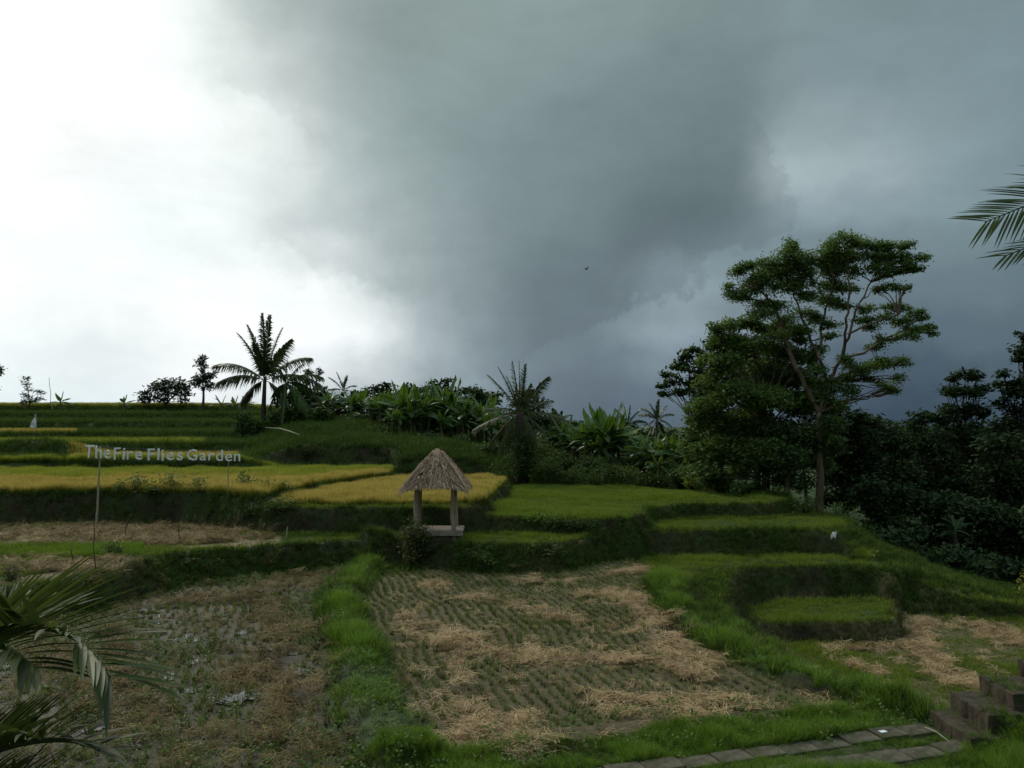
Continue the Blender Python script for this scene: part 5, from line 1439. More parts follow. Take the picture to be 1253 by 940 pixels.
tree('very tall feathery tree with spreading bare lit branches and open crown', 1000, 36, BIG, 'tree', 'bark_pale', dens=0.85, leaf=0.15, asp=0.42, sub=0.46, flat=0.6, tr=0.15,
     forks=[(1002, 505), (1013, 468, 0), (1030, 440, 1), (1040, 408, 2), (1050, 375, 3), (1066, 345, 4), (1084, 325, 5), (1036, 400, 2), (1040, 358, 7), (1037, 322, 8),
            (1003, 440, 1), (1004, 405, 10), (1013, 372, 11), (1020, 338, 12), (992, 418, 10), (980, 388, 14), (971, 358, 15), (966, 332, 16), (975, 452, 0), (958, 405, 18), (946, 372, 19), (926, 352, 20),
            (1058, 432, 2), (1082, 416, 22), (1106, 404, 23), (1076, 393, 3), (1100, 385, 25), (1044, 455, 1), (1074, 448, 27)], twigs=3, limb_r=0.30, name='feathery_tree')
MASS = [(1000, 500, 18, 12), (1015, 520, 20, 12), (995, 540, 20, 14), (1020, 545, 16, 12), (1005, 565, 18, 10), (878, 402, 14, 7), (895, 398, 16, 7), (915, 395, 18, 8), (938, 400, 20, 9), (960, 405, 18, 9), (980, 412, 16, 9), (872, 418, 12, 8), (890, 415, 20, 10), (920, 420, 26, 12), (955, 428, 24, 12), (985, 435, 18, 12),
        (866, 440, 12, 9), (888, 445, 22, 14), (925, 450, 28, 16), (962, 460, 28, 16), (995, 470, 18, 12), (868, 468, 16, 12), (900, 480, 30, 16), (940, 490, 32, 18), (980, 492, 26, 16)]
tree('dense dark green tree mass in front of the feathery tree, upper part', 935, 37, MASS, 'tree', 'bark', dens=0.46, leaf=0.21, tr=0.16, sub=0.26)
tree('broad dark tree below the left of the dense mass, reaching the lawn', 885, 38, [(856, 500, 16, 12), (872, 495, 20, 14), (850, 520, 14, 14), (880, 520, 26, 18), (912, 520, 28, 18), (848, 548, 14, 16), (870, 550, 26, 18), (905, 555, 30, 20), (860, 578, 24, 14), (895, 585, 26, 14)], 'tree', 'bark', dens=0.36, leaf=0.22, tr=0.15)
tree('brown tinged leafy tree in the middle under the dense mass', 958, 36, [(945, 525, 28, 16), (978, 530, 26, 18), (935, 555, 28, 18), (965, 560, 28, 18), (940, 582, 28, 14), (970, 590, 26, 14), (1010, 520, 18, 9), (1000, 545, 12, 10)], 'tree_dark', 'bark', dens=0.26, leaf=0.2, tr=0.14)
tree('dark leafy tree crossing right behind the tall bare trunk', 1030, 40, [(1020, 500, 18, 9), (1040, 510, 22, 9), (1060, 520, 16, 8), (1030, 528, 26, 12), (1055, 535, 22, 12), (1030, 555, 26, 16), (1015, 585, 22, 20), (1045, 585, 26, 22), (1030, 612, 26, 14), (1060, 565, 20, 16)], 'forest', 'bark', dens=0.34, leaf=0.25, tr=0.14)
# ---- dark forest on the right slope
FOR = [('forest tree right behind the end of the stepped terraces', 1078, 42, [(1066, 520, 16, 9), (1085, 525, 20, 10), (1072, 545, 24, 16), (1100, 545, 22, 14), (1065, 575, 26, 20), (1095, 585, 28, 22), (1080, 615, 30, 18)]),
       ('forest tree with low flat top between the two high crowns', 1125, 44, [(1118, 522, 14, 7), (1132, 510, 16, 8), (1150, 512, 16, 9), (1120, 540, 22, 12), (1145, 545, 24, 16), (1120, 575, 26, 18), (1150, 585, 24, 18)]),
       ('rounded high forest crown left of the gap of sky', 1180, 44, [(1168, 465, 10, 6), (1182, 457, 12, 6), (1196, 462, 10, 7), (1162, 480, 12, 8), (1180, 478, 18, 9), (1200, 480, 13, 9), (1192, 500, 20, 9), (1168, 505, 20, 10), (1205, 508, 10, 5), (1182, 530, 28, 14), (1185, 560, 28, 18), (1170, 590, 28, 18)]),
       ('tallest dark crown at the right edge of the picture', 1252, 42, [(1252, 412, 9, 7), (1262, 430, 20, 14), (1248, 440, 8, 6), (1243, 468, 11, 8), (1228, 458, 8, 6), (1222, 472, 8, 6), (1236, 480, 14, 9), (1255, 478, 16, 12), (1228, 495, 12, 7), (1248, 510, 20, 13), (1280, 460, 26, 26), (1275, 500, 26, 20), (1230, 525, 18, 12)]),
       ('lower forest tree with paler leaves under the right edge crown', 1225, 40, [(1218, 545, 24, 15), (1250, 545, 24, 16), (1215, 580, 26, 18), (1252, 585, 28, 20), (1232, 610, 28, 18)]),
       ('front forest tree over the left end of the sloping ridge', 1108, 37, [(1098, 610, 26, 18), (1125, 620, 26, 16), (1085, 645, 24, 16), (1110, 650, 28, 16), (1075, 625, 16, 16), (1065, 600, 16, 18)]),
       ('front forest tree in the dark middle above the lower field', 1165, 37, [(1150, 615, 26, 18), (1180, 625, 26, 18), (1150, 650, 26, 16), (1182, 660, 26, 14), (1125, 665, 20, 12)]),
       ('front forest tree at the right above the lower field', 1232, 36, [(1212, 635, 26, 18), (1245, 640, 26, 20), (1215, 668, 26, 14), (1250, 675, 24, 16), (1285, 650, 30, 30)]),
       ('far forest tree seen through the gaps, left', 1090, 62, [(1050, 520, 20, 12), (1075, 520, 22, 12), (1060, 550, 40, 20), (1110, 530, 30, 16), (1110, 560, 40, 22), (1100, 600, 60, 26)]),
       ('far forest tree seen through the gaps, right', 1200, 64, [(1150, 528, 26, 12), (1190, 535, 36, 16), (1230, 520, 20, 12), (1240, 550, 40, 24), (1180, 570, 50, 26), (1290, 540, 50, 40), (1200, 610, 70, 26)]),
       ('far dull tree behind the broad dark tree and thicket', 850, 64, [(830, 540, 26, 10), (870, 530, 30, 16), (840, 560, 40, 14), (910, 550, 50, 26), (960, 560, 50, 26)])]
FOR += [('dark tree wall behind the crest palms and house', 385, 60, [(362, 478, 12, 12), (378, 486, 14, 12), (395, 490, 14, 10), (350, 492, 14, 12), (412, 496, 14, 8), (370, 500, 20, 12)]),
        ('dark tree wall behind the left banana grove', 455, 63, [(440, 484, 12, 8), (458, 480, 12, 9), (474, 476, 10, 9), (450, 496, 20, 10), (480, 492, 16, 10)]),
        ('dark tree wall behind the right banana grove', 545, 63, [(500, 478, 10, 9), (530, 478, 12, 10), (548, 472, 9, 9), (566, 482, 12, 9), (520, 494, 18, 12), (555, 496, 20, 12), (582, 490, 12, 10), (605, 486, 12, 10)]),
        ('dark tree filling behind the dense green mass', 925, 40, [(880, 425, 18, 14), (905, 430, 20, 16), (935, 432, 22, 16), (965, 440, 20, 16), (890, 460, 24, 16), (925, 468, 26, 18), (960, 475, 26, 18), (985, 500, 20, 16), (870, 490, 20, 16), (900, 515, 26, 18), (945, 525, 30, 20)])]
FOR += [('low dark forest growth above the lower field, left', 1105, 33, [(1085, 672, 22, 12), (1110, 680, 24, 14), (1130, 692, 22, 12), (1100, 660, 24, 14)]),
        ('low dark forest growth above the lower field, middle', 1160, 32, [(1145, 698, 22, 12), (1170, 705, 24, 12), (1160, 680, 26, 16), (1185, 690, 24, 16)]),
        ('low dark forest growth above the lower field, right', 1222, 31, [(1200, 712, 22, 10), (1228, 712, 24, 12), (1250, 705, 22, 14), (1215, 695, 28, 16), (1280, 705, 26, 16)])]
FOR += [('far tree row behind the shaggy palm', 640, 84, [(600, 520, 24, 10), (640, 522, 26, 12), (675, 524, 26, 10), (560, 515, 26, 12)]),
        ('far tree row behind the round banana clump', 750, 84, [(710, 526, 26, 10), (745, 528, 26, 10), (780, 526, 26, 12), (815, 530, 26, 12), (720, 545, 40, 14), (790, 548, 40, 14)]),
        ('far tree row closing the gap under the feathery tree', 985, 84, [(930, 530, 40, 16), (990, 526, 34, 14), (1040, 530, 30, 14), (1010, 555, 60, 20), (930, 560, 50, 20)]),
        ('far tree row behind the crest house', 425, 84, [(395, 494, 18, 7), (430, 493, 20, 7), (470, 495, 22, 8), (510, 500, 24, 9), (545, 506, 24, 9)])]
for i, (lb_, px_, d_, cl_) in enumerate(FOR):
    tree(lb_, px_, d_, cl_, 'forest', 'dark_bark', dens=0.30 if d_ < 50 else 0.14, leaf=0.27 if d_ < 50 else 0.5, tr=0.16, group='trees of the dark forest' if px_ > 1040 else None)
palm('dim small palm inside the dark forest edge', 1168, 33.5, (1168, 650), [(1145, 642), (1152, 634), (1165, 630), (1180, 633), (1192, 642), (1150, 656), (1188, 656), (1172, 662)], nl=20, ll=0.4, tr=0.09, arch=0.25, w=0.05, mat='forest', bark='dark_bark')
for px_, d_, w_, tp_, lb_ in [(1120, 30.5, 26, 676, 'light topped shrub at the forest foot left'), (1085, 30, 30, 672, 'shrub where terraces meet the forest'), (1148, 29, 34, 696, 'low shrub on the ridge slope before the forest, left'),
                              (1180, 28, 34, 712, 'low shrub on the ridge slope before the forest, middle'), (1215, 27.5, 36, 714, 'low shrub on the ridge slope before the forest, right'), (1248, 27, 30, 716, 'low shrub at the right picture edge before the forest'),
                              (1060, 31, 30, 640, 'dark shrub right behind the terrace corner'), (1030, 32.5, 30, 612, 'dark shrub right of the big trunk foot')]:
    shrub(lb_, px_, d_, w_, tp_, 'shrub', 0.12, 0.35, name='bush', cat='bush', blobs=4)
p = hit(1067, 688, 20, 40)
shrub('bright yellow green spiky plant at the terrace end', 1067, p[1], 13, 674, 'yellow_leaf', 0.14, 0.2, name='spiky_plant', cat='plant', asp=0.15, blobs=2, base=p[2])
shrub('yellow leaved plant at the right picture edge', 1256, 25.5, 9, 694, 'yellow_bag', 0.12, 0.3, name='yellow_plant', cat='plant', blobs=2)

# ------------------------------------------------------------------ thatched pavilion
pd0 = 25.6
pv = PD(539, 655, pd0); pvz = hz(pv[0], pd0)
O = np.array([pv[0], pd0, pvz])
pav = empty('thatched_pavilion', O, 'small open pavilion with shaggy straw roof on two front posts', 'pavilion')
Z = lambda py: PD(539, py, pd0)[2] - pvz
XX = lambda px: PD(px, 600, pd0)[0] - O[0]
zb, ze, za = Z(646), Z(595), Z(553)
hw = (XX(567) - XX(512)) / 2; cxp = (XX(567) + XX(512)) / 2
# bench of planks on beams
for i in range(5):
    y0 = -0.62 + i * 0.245
    mb = MB(); mb.box((XX(514) + rng.uniform(-.02, .01), y0, zb - 0.05 + rng.uniform(-.004, .004)), (XX(567.5) + rng.uniform(-.02, .03), y0 + 0.232, zb + rng.uniform(-.004, .004)), jit=0.004)
    mb.build('plank', MT['plank'], pav)
mb = MB(); mb.box((XX(515), -0.66, zb - 0.16), (XX(568), -0.625, zb - 0.002), jit=.003); mb.build('bench_board', MT['plank'], pav)
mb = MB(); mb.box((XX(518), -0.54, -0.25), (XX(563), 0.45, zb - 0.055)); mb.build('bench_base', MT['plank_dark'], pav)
# four posts, a little crooked
for sx_, top_, bot_ in ((0, 512.5, 511), (1, 555, 557.5)):
    for yy in (-0.5, 0.45):
        x_b, x_t = XX(bot_), XX(top_)
        if yy > 0: x_b, x_t = x_b * 1.015, x_t * 1.015
        mb = MB(); n = 9; tt = np.linspace(0, 1, n)
        P = np.stack([x_b + (x_t - x_b) * tt + 0.015 * np.sin(tt * 7 + sx_), np.full(n, yy) + 0.02 * np.sin(tt * 5), -0.2 + (ze + 0.12 + 0.2) * tt], -1)
        mb.tube(P, 0.085 + 0.012 * np.sin(tt * 11 + sx_ * 2) - 0.015 * tt, 9)
        mb.build('post', MT['wood'], pav, smooth=True)
# eave beams
bm = MB(); X0, X1 = XX(508), XX(562)
for q in (((X0, -.5), (X1, -.5)), ((X0, .45), (X1, .45)), ((X0, -.5), (X0, .45)), ((X1, -.5), (X1, .45))):
    bm.tube([[q[0][0], q[0][1], ze + .03], [q[1][0], q[1][1], ze + .03]], 0.045, 6)
bm.build('eave_beam', MT['wood'], pav)
# roof core and thatch
ex0, ex1 = XX(499), XX(571); ey = (ex1 - ex0) / 2; ax_ = XX(535)
zc = ze + 0.02


def roof_pt(u, side, f, out=0.0):
    """side 0..3, u -1..1 along the eave, f 0 apex .. 1 eave (concave flare)"""
    cor = [(ex0, -ey), (ex1, -ey), (ex1, ey), (ex0, ey)]
    a, b = np.array(cor[side]), np.array(cor[(side + 1) % 4])
    e = a * (1 - u) / 2 + b * (1 + u) / 2
    k = f ** 0.93
    rad = 0.035 + (1 - 0.035) * k
    c = np.array([ax_, 0.0]); p = c + (e - c) * rad
    z = za - (za - zc) * f ** 0.98 - 0.10 * (abs(u) ** 3) * f ** 3
    nrm = (e - c) / np.linalg.norm(e - c)
    return np.array([p[0] + nrm[0] * out, p[1] + nrm[1] * out, z + out * 0.6])


core = MB()
for side in range(4):
    nu, nf = 13, 9
    V_ = [roof_pt(-1 + 2 * i / (nu - 1), side, j / (nf - 1), 0.0) + rng.normal(0, .006, 3) for j in range(nf) for i in range(nu)]
    core.add(V_, [(j * nu + i, j * nu + i + 1, (j + 1) * nu + i + 1, (j + 1) * nu + i) for j in range(nf - 1) for i in range(nu - 1)], 0.4)
rf = core.build('roof', MT['thatch_core'], pav)
th = MB(); r = np.random.default_rng(77)
for side in range(4):
    for _ in range(2600 if side != 2 else 900):
        u = r.uniform(-1, 1); f = r.uniform(0.03, 0.98) ** 0.6; o_ = r.uniform(0.005, 0.07)
        p = roof_pt(u, side, f, o_); L_ = r.uniform(0.12, 0.30) / 1.3
        q = roof_pt(np.clip(u + r.normal(0, .05) / max(f, .2), -1, 1), side, min(1.06, f + L_ * 0.6), o_ + r.uniform(0.0, 0.05))
        if f > 0.86: q[2] -= r.uniform(0.0, 0.06)
        s_ = np.array([r.normal(), r.normal(), 0]); s_ = s_ / np.linalg.norm(s_) * r.uniform(0.006, 0.013)
        th.strip([p - s_, (p + q) / 2 - s_, q - s_ * .3], [p + s_, (p + q) / 2 + s_, q + s_ * .3], np.clip(r.beta(2, 2) - 0.25 * (r.random() < .3), 0, 1))
o = th.build('thatch', MT['thatch'], rf); prop(o, kind='stuff')
rd = MB()
for side in range(4):            # straw ropes down the hips and along each face, ragged corner tails
    for k_ in range(5 if side != 2 else 2):
        u = -1.0 if k_ == 0 else r.uniform(-.8, .8)
        n_ = 150 if k_ == 0 else 22
        for _ in range(n_):
            f = r.uniform(0.0, 1.0); p = roof_pt(u + r.normal(0, .03), side, f, 0.10 + r.uniform(-.03, .03)); q = roof_pt(u + r.normal(0, .05), side, min(1.08, f + 0.16), 0.08 + r.uniform(-.03, .03))
            if f > 0.85: q[2] -= r.uniform(0.0, 0.12)
            s_ = np.array([r.normal(), r.normal(), 0]); s_ = s_ / np.linalg.norm(s_) * 0.011
            rd.strip([p - s_, q - s_ * .3], [p + s_, q + s_ * .3], r.uniform(.3, 1))
o = rd.build('hip_thatch', MT['thatch'], rf); prop(o, kind='stuff')
cp_ = MB(); cp_.tube([[ax_, 0, za - .10], [ax_, 0, za - .01], [ax_, 0, za + .05], [ax_ + .01, 0, za + .10]], [0.10, 0.075, 0.07, 0.05], 10, c=.5)
for _ in range(90):
    a = r.uniform(0, 6.28); s_ = np.array([-math.sin(a), math.cos(a), 0]) * .01; p = np.array([ax_ + .07 * math.cos(a), .07 * math.sin(a), za + .10]); q = np.array([ax_ + .16 * math.cos(a), .16 * math.sin(a), za - .12])
    cp_.strip([p - s_, q - s_], [p + s_, q + s_], r.uniform(.2, .9))
cp_.build('roof_cap', MT['thatch'], rf)
# creeping plant with pale flowers at the left post
shrub('leafy shrub with pale blossom climbing the left pavilion post', 510, 24.9, 26, 628, 'shrub', 0.10, 0.8, name='climbing_shrub', blobs=3)
shrub('pale grey dry plant at the foot of the left post', 504, 24.7, 12, 638, 'bank_dry', 0.10, 0.55, name='dry_plant', cat='plant', blobs=2)
mb = MB(); a_ = hit(500, 680, 18, 30); b_ = hit(516, 671, 18, 30)
mb.tube(np.array([a_, (a_ + b_) / 2 + [0, -.05, .1], b_]) - a_ + [0, -.08, .12], [0.01, 0.02, 0.01], 5); o = mb.build('dead_branch', MT['bamboo']); o.location = a_
prop(o, 'short pale broken branch on the bank below the left post', 'branch')

# ------------------------------------------------------------------ hanging sign
sd0 = 28.6
sg = empty('hanging_sign', PD(119, 640, sd0), 'pale letters reading The Fire Flies Garden strung between two poles', 'sign')
sgo = PD(119, 640, sd0); sg.location = sgo


def glyph(ch):
    cu = bpy.data.curves.new('letter', 'FONT'); cu.body = ch; cu.size = 1.0; cu.offset = 0.002; cu.extrude = 0.02; cu.resolution_u = 3
    ob = bpy.data.objects.new('letter', cu); COL.objects.link(ob)
    dg = bpy.context.evaluated_depsgraph_get(); m_ = bpy.data.meshes.new_from_object(ob.evaluated_get(dg))
    COL.objects.unlink(ob); bpy.data.objects.remove(ob); bpy.data.curves.remove(cu)
    v = np.array([w_.co[:] for w_ in m_.vertices]); return m_, v


WORDS = [('The', 103, 135.5, 561.0, 544.6, 0.01), ('Fire', 139.5, 174, 562.4, 547.2, 0.01), ('Flies', 181, 223.5, 563.2, 548.6, 0.005), ('Garden', 229, 294, 563.3, 549.6, -0.008)]
rl = np.random.default_rng(3); GL = {}
for wd, x0, x1, yb, yt, sl_ in WORDS:
    gs = []
    for ch in wd:
        if ch not in GL: GL[ch] = glyph(ch)
        gs.append(GL[ch])
    gap = 0.14; wsum = sum(np.ptp(v[:, 0]) for _, v in gs) + gap * (len(gs) - 1)
    A0, A1 = PD(x0, yb, sd0), PD(x1, yb, sd0); sx_ = (A1[0] - A0[0]) / wsum
    cap = (PD(x0, yt, sd0)[2] - A0[2]) / 0.71
    xc = A0[0]
    for ch, (m_, v) in zip(wd, gs):
        m2 = m_.copy(); m2.name = 'letter'; w_ = v.copy(); mnx = w_[:, 0].min()
        w_ = np.stack([(w_[:, 0] - mnx) * sx_, -w_[:, 2] * 1.0, w_[:, 1] * cap], -1)
        m2.vertices.foreach_set('co', w_.reshape(-1).astype(np.float32)); m2.materials.clear(); m2.materials.append(MT['letter']); m2.update()
        o = link('letter', m2, sg); o.location = (xc - sgo[0], 0, A0[2] - sgo[2] + (xc - A0[0]) * sl_ + rl.normal(0, .008)); o.rotation_euler = (rl.normal(0, .05), rl.normal(0, .02), rl.normal(0, .08))
        xc += (np.ptp(v[:, 0]) + gap) * sx_
for pa, pb_, nm_ in [((101, 546), (296, 551.5), 'wire'), ((101, 562), (296, 564), 'wire')]:
    a_, b_ = PD(*pa, sd0) - sgo, PD(*pb_, sd0) - sgo
    mb = MB(); t = np.linspace(0, 1, 12)[:, None]; P = a_ * (1 - t) + b_ * t; P[:, 2] -= 0.05 * np.sin(t[:, 0] * math.pi); mb.tube(P + [0, .035, 0], 0.007, 4); mb.build('wire', MT['wire'], sg)
for (x0, y0), (x1, y1), r0 in [((118, 641), (123, 546), 0.042), ((277, 641), (280, 552), 0.028)]:
    a_, b_ = PD(x0, y0, sd0 + .1) - sgo, PD(x1, y1, sd0 + .1) - sgo; a_[2] -= 0.3
    mb = MB(); t = np.linspace(0, 1, 12)[:, None]; P = a_ * (1 - t) + b_ * t + rl.normal(0, .008, (12, 3)); mb.tube(P, np.linspace(r0, r0 * .6, 12), 7); mb.build('pole', MT['bamboo'], sg, smooth=True)

# ------------------------------------------------------------------ small things on the terraces
for a in [('thin dark stick leaning on the left straw terrace', 155, 660, 161, 628), ('thin stick right of the middle on the left straw terrace', 224, 665, 218, 645), ('crooked twig by the wet patch on the left', 95, 692, 88, 672)]:
    p = hit(a[1], a[2], 18, 40)
    stick(a[0], a[1], a[2], p[1], a[3], a[4], 0.02, 'dark_bark', 'stick', 'stick', base=p[2])
for a in [('short pale bamboo peg at the right end of the straw terrace', 352, 660, 352, 645), ('short peg with a pale tip near the right sign pole', 324, 650, 324, 640)]:
    p = hit(a[1], a[2], 20, 40); stick(a[0], a[1], a[2], p[1], a[3], a[4], 0.025, 'bamboo', 'peg', 'peg', base=p[2])
p = hit(124, 702, 15, 30)
stick('thin long stem standing by the left sign pole', 124, 702, p[1], 115, 640, 0.014, 'dark_bark', 'stem', 'stick', base=p[2])
p = hit(145, 680, 18, 30); shrub('round green clump with a stump on the bund path', 140, p[1], 20, 662, 'shrub', 0.07, 0.8, name='clump', cat='bush', blobs=3, base=p[2])
p = hit(15, 712, 16, 28); shrub('grey wispy tuft at the left picture edge on the bund', 17, p[1], 18, 690, 'bank_dry', 0.12, 0.6, name='wispy_tuft', cat='plant', blobs=3, base=p[2], asp=0.15)
# white flag on its stick
p = hit(43, 533, 45, 70); fd = p[1]
fl = empty('flag', p, 'white cloth hanging from a stick on the upper left terraces', 'flag')
mb = MB(); tp = PD(44, 507, fd) - p; mb.tube([[0, 0, -.2], [0.02, 0, tp[2] * .5], tp], 0.03, 5); mb.build('pole', MT['wood'], fl)
mb = MB(); Lp, Rp = [], []
for k_ in range(6):
    f = k_ / 5; z_ = tp[2] * (1 - f * .62); Lp.append([tp[0] - .05 - .30 * f + .05 * math.sin(f * 6), -.05 + .05 * math.sin(f * 9), z_]); Rp.append([tp[0] + .02 + 0.05 * f, .03 * math.sin(f * 7), z_ - .03])
mb.strip(Lp, Rp); o = mb.build('cloth', MT['cloth'], fl); m_ = o.modifiers.new('thick', 'SOLIDIFY'); m_.thickness = 0.012
# white rag on a stick at the right bank
p = hit(1021, 682, 20, 35)
rg = empty('rag_on_stick', p, 'little white rag on a thin stick at the right terrace bank', 'scarecrow')
tp = PD(1020, 655, p[1]) - p
mb = MB(); mb.tube([[0, 0, -.1], tp * .5 + [.02, 0, 0], tp], 0.012, 4); mb.build('stick', MT['dark_bark'], rg)
mb = MB(); mb.strip([tp + [-.10, 0, -.02], tp + [-.06, -.03, .06], tp + [0, .02, .12]], [tp + [-.08, .02, -.14], tp + [0, -.03, -.03], tp + [.06, 0, .03]]); mb.strip([tp + [0, 0, .1], tp + [.1, -.02, .12]], [tp + [.02, 0, -.1], tp + [.07, 0, -.08]])
o = mb.build('cloth', MT['cloth'], rg); m_ = o.modifiers.new('thick', 'SOLIDIFY'); m_.thickness = 0.01
# litter on the path
p = PZ(1080, 899, 0.04); mb = MB(); mb.box((-.05, -.035, 0), (.05, .035, .012), rot=.3, jit=.006); o = mb.build('paper_scrap', MT['paper']); o.location = (p[0], p[1], float(bil(H, p[0], p[1])) + 0.055)
prop(o, 'small white scrap of paper lying on the slab path', 'litter')
mb = MB(); a_ = np.array([*PZ(1132, 890, .07), .07]); b_ = np.array([*PZ(1162, 908, .07), .07]); mb.tube(np.array([a_, (a_ + b_) / 2 + [0, 0, .03], b_]) - a_, [.006, .009, .005], 5); o = mb.build('straw_stalk', MT['bamboo']); o.location = a_
prop(o, 'pale dry stalk lying at the foot of the steps', 'stalk')
# bird
bp = PD(717.5, 329.5, 62)
bd = empty('bird', bp, 'tiny dark bird gliding high before the storm cloud', 'bird')
mb = MB(); t = np.linspace(-1, 1, 9); mb.tube(np.stack([t * .14, t * 0, t * .02], -1), 0.045 * np.sqrt(np.clip(1 - t ** 2, .02, 1)), 7); mb.tube([[.12, 0, .01], [.17, 0, .02], [.20, 0, .015]], [.022, .02, .004], 5)
mb.strip([[-.12, -.02, -.02], [-.26, -.05, -.03]], [[-.12, .02, -.02], [-.26, .05, -.03]]); mb.build('body', MT['feather'], bd, smooth=True)
for s_ in (-1, 1):
    mb = MB(); mb.strip([[.05, 0, .02], [.07, .14 * s_, .10], [.0, .30 * s_, .16]], [[-.07, 0, .02], [-.06, .14 * s_, .09], [-.05, .31 * s_, .15]]); o = mb.build('wing', MT['feather'], bd)
bd.rotation_euler = (0, 0, R(35))

# ------------------------------------------------------------------ slab path
bed = MB()
pth_ = link('path', None)
bpy.data.objects.remove(pth_)
dirv = np.array([pB[0] - pA[0], pB[1] - pA[1]]); dirv = dirv / np.linalg.norm(dirv); ang_ = math.atan2(dirv[1], dirv[0]); nrmv = np.array([-dirv[1], dirv[0]])


def on_path(s_, o_): q = np.array(pA) + dirv * s_ + nrmv * o_; return q


Lr = np.linalg.norm(np.array(pB) - np.array(pA))
vb = []
ns = 24
for i in range(ns):
    s_ = -8.5 + (Lr + 8.6) * i / (ns - 1)
    a = on_path(s_, 0.20); b = on_path(s_, -0.86); vb += [(a[0], a[1], 0), (b[0], b[1], 0)]
vb = np.array(vb); vb[:, 2] = bil(H, vb[:, 0], vb[:, 1]) + 0.012
bed.strip(vb[0::2], vb[1::2])
pth_ = bed.build('path', solid_mat('path_earth', (0.025, 0.03, 0.012), (0.07, 0.07, 0.035), 9.0)); prop(pth_, kind='structure')
rp = np.random.default_rng(9)
for row, (o0, o1, s0, s1, ln_) in enumerate([(0.165, -0.165, -8.4, Lr, 0.50), (-0.46, -0.81, -8.2, Lr + 0.0, 0.52)]):
    s_ = s0
    while s_ < s1 - 0.2:
        l2 = ln_ * rp.uniform(0.93, 1.07); c = on_path(s_ + l2 / 2, (o0 + o1) / 2); hh = 0.035
        mb = MB(); mb.box((-l2 / 2 + .012, (o1 - o0) / 2, -.03), (l2 / 2 - .012, -(o1 - o0) / 2, hh), jit=.008)
        g_ = float(bil(H, c[0], c[1])) + .012
        o = mb.build('slab', MT['slab'], pth_); o.location = (c[0], c[1], g_); o.rotation_euler = (rp.normal(0, .012), rp.normal(0, .012), ang_ + rp.normal(0, .012))
        bv = o.modifiers.new('bevel', 'BEVEL'); bv.width = 0.008; bv.segments = 1
        s_ += l2
# brick steps
st = empty('steps', (6.15, 11.3, 0), 'dark mossy brick steps climbing to the right from the path', 'steps')
base_ = np.array([6.15, 11.3, 0])


def step_box(x0, x1, y0, y1, z0, z1, nm='step'):
    mb = MB(); v0 = mb.n
    nx_, ny_ = 7, 9
    import itertools
    V_ = []; F_ = []
    top = [[x0 + (x1 - x0) * i / nx_ + rp.normal(0, .009), y0 + (y1 - y0) * j / ny_ + rp.normal(0, .009), z1 + 0.022 * math.sin(i * 2.1 + j) * rp.random()] for j in range(ny_ + 1) for i in range(nx_ + 1)]
    F_ += [(j * (nx_ + 1) + i, j * (nx_ + 1) + i + 1, (j + 1) * (nx_ + 1) + i + 1, (j + 1) * (nx_ + 1) + i) for j in range(ny_) for i in range(nx_)]
    n0 = len(top)
    ring = [i for i in range(nx_ + 1)] + [(j) * (nx_ + 1) + nx_ for j in range(1, ny_ + 1)] + [ny_ * (nx_ + 1) + i for i in range(nx_ - 1, -1, -1)] + [j * (nx_ + 1) for j in range(ny_ - 1, 0, -1)]
    bot = [[top[k][0] + rp.normal(0, .015), top[k][1] + rp.normal(0, .015), z0] for k in ring]
    F_ += [(ring[(k + 1) % len(ring)], ring[k], n0 + k, n0 + (k + 1) % len(ring)) for k in range(len(ring))]
    mb.add(top + bot, F_); mb.v[-1] -= base_
    o = mb.build(nm, MT['brick'], st); bv = o.modifiers.new('bevel', 'BEVEL'); bv.width = 0.015; bv.segments = 2; bv.limit_method = 'ANGLE'
    return o


S1 = PZ(1136, 868, 0.2)
sx0, sy1 = S1[0], S1[1]
for i in range(5):
    x0 = sx0 + [0, .335, .78, 1.36, 1.9][i]; z1 = 0.20 + [0, .255, .48, .72, .95][i]
    step_box(x0, x0 + 0.75, sy1 - 1.12 + 0.16 * i, sy1 + 0.02 * i, z1 - 0.28 if i else -0.15, z1)
pp = PZ(1250, 800, 1.2)
mb = MB(); mb.box((7.75, 11.6, 0.4), (7.95, 11.8, 1.35), jit=.01); mb.v[-1] -= base_; mb.build('newel', MT['brick'], st)

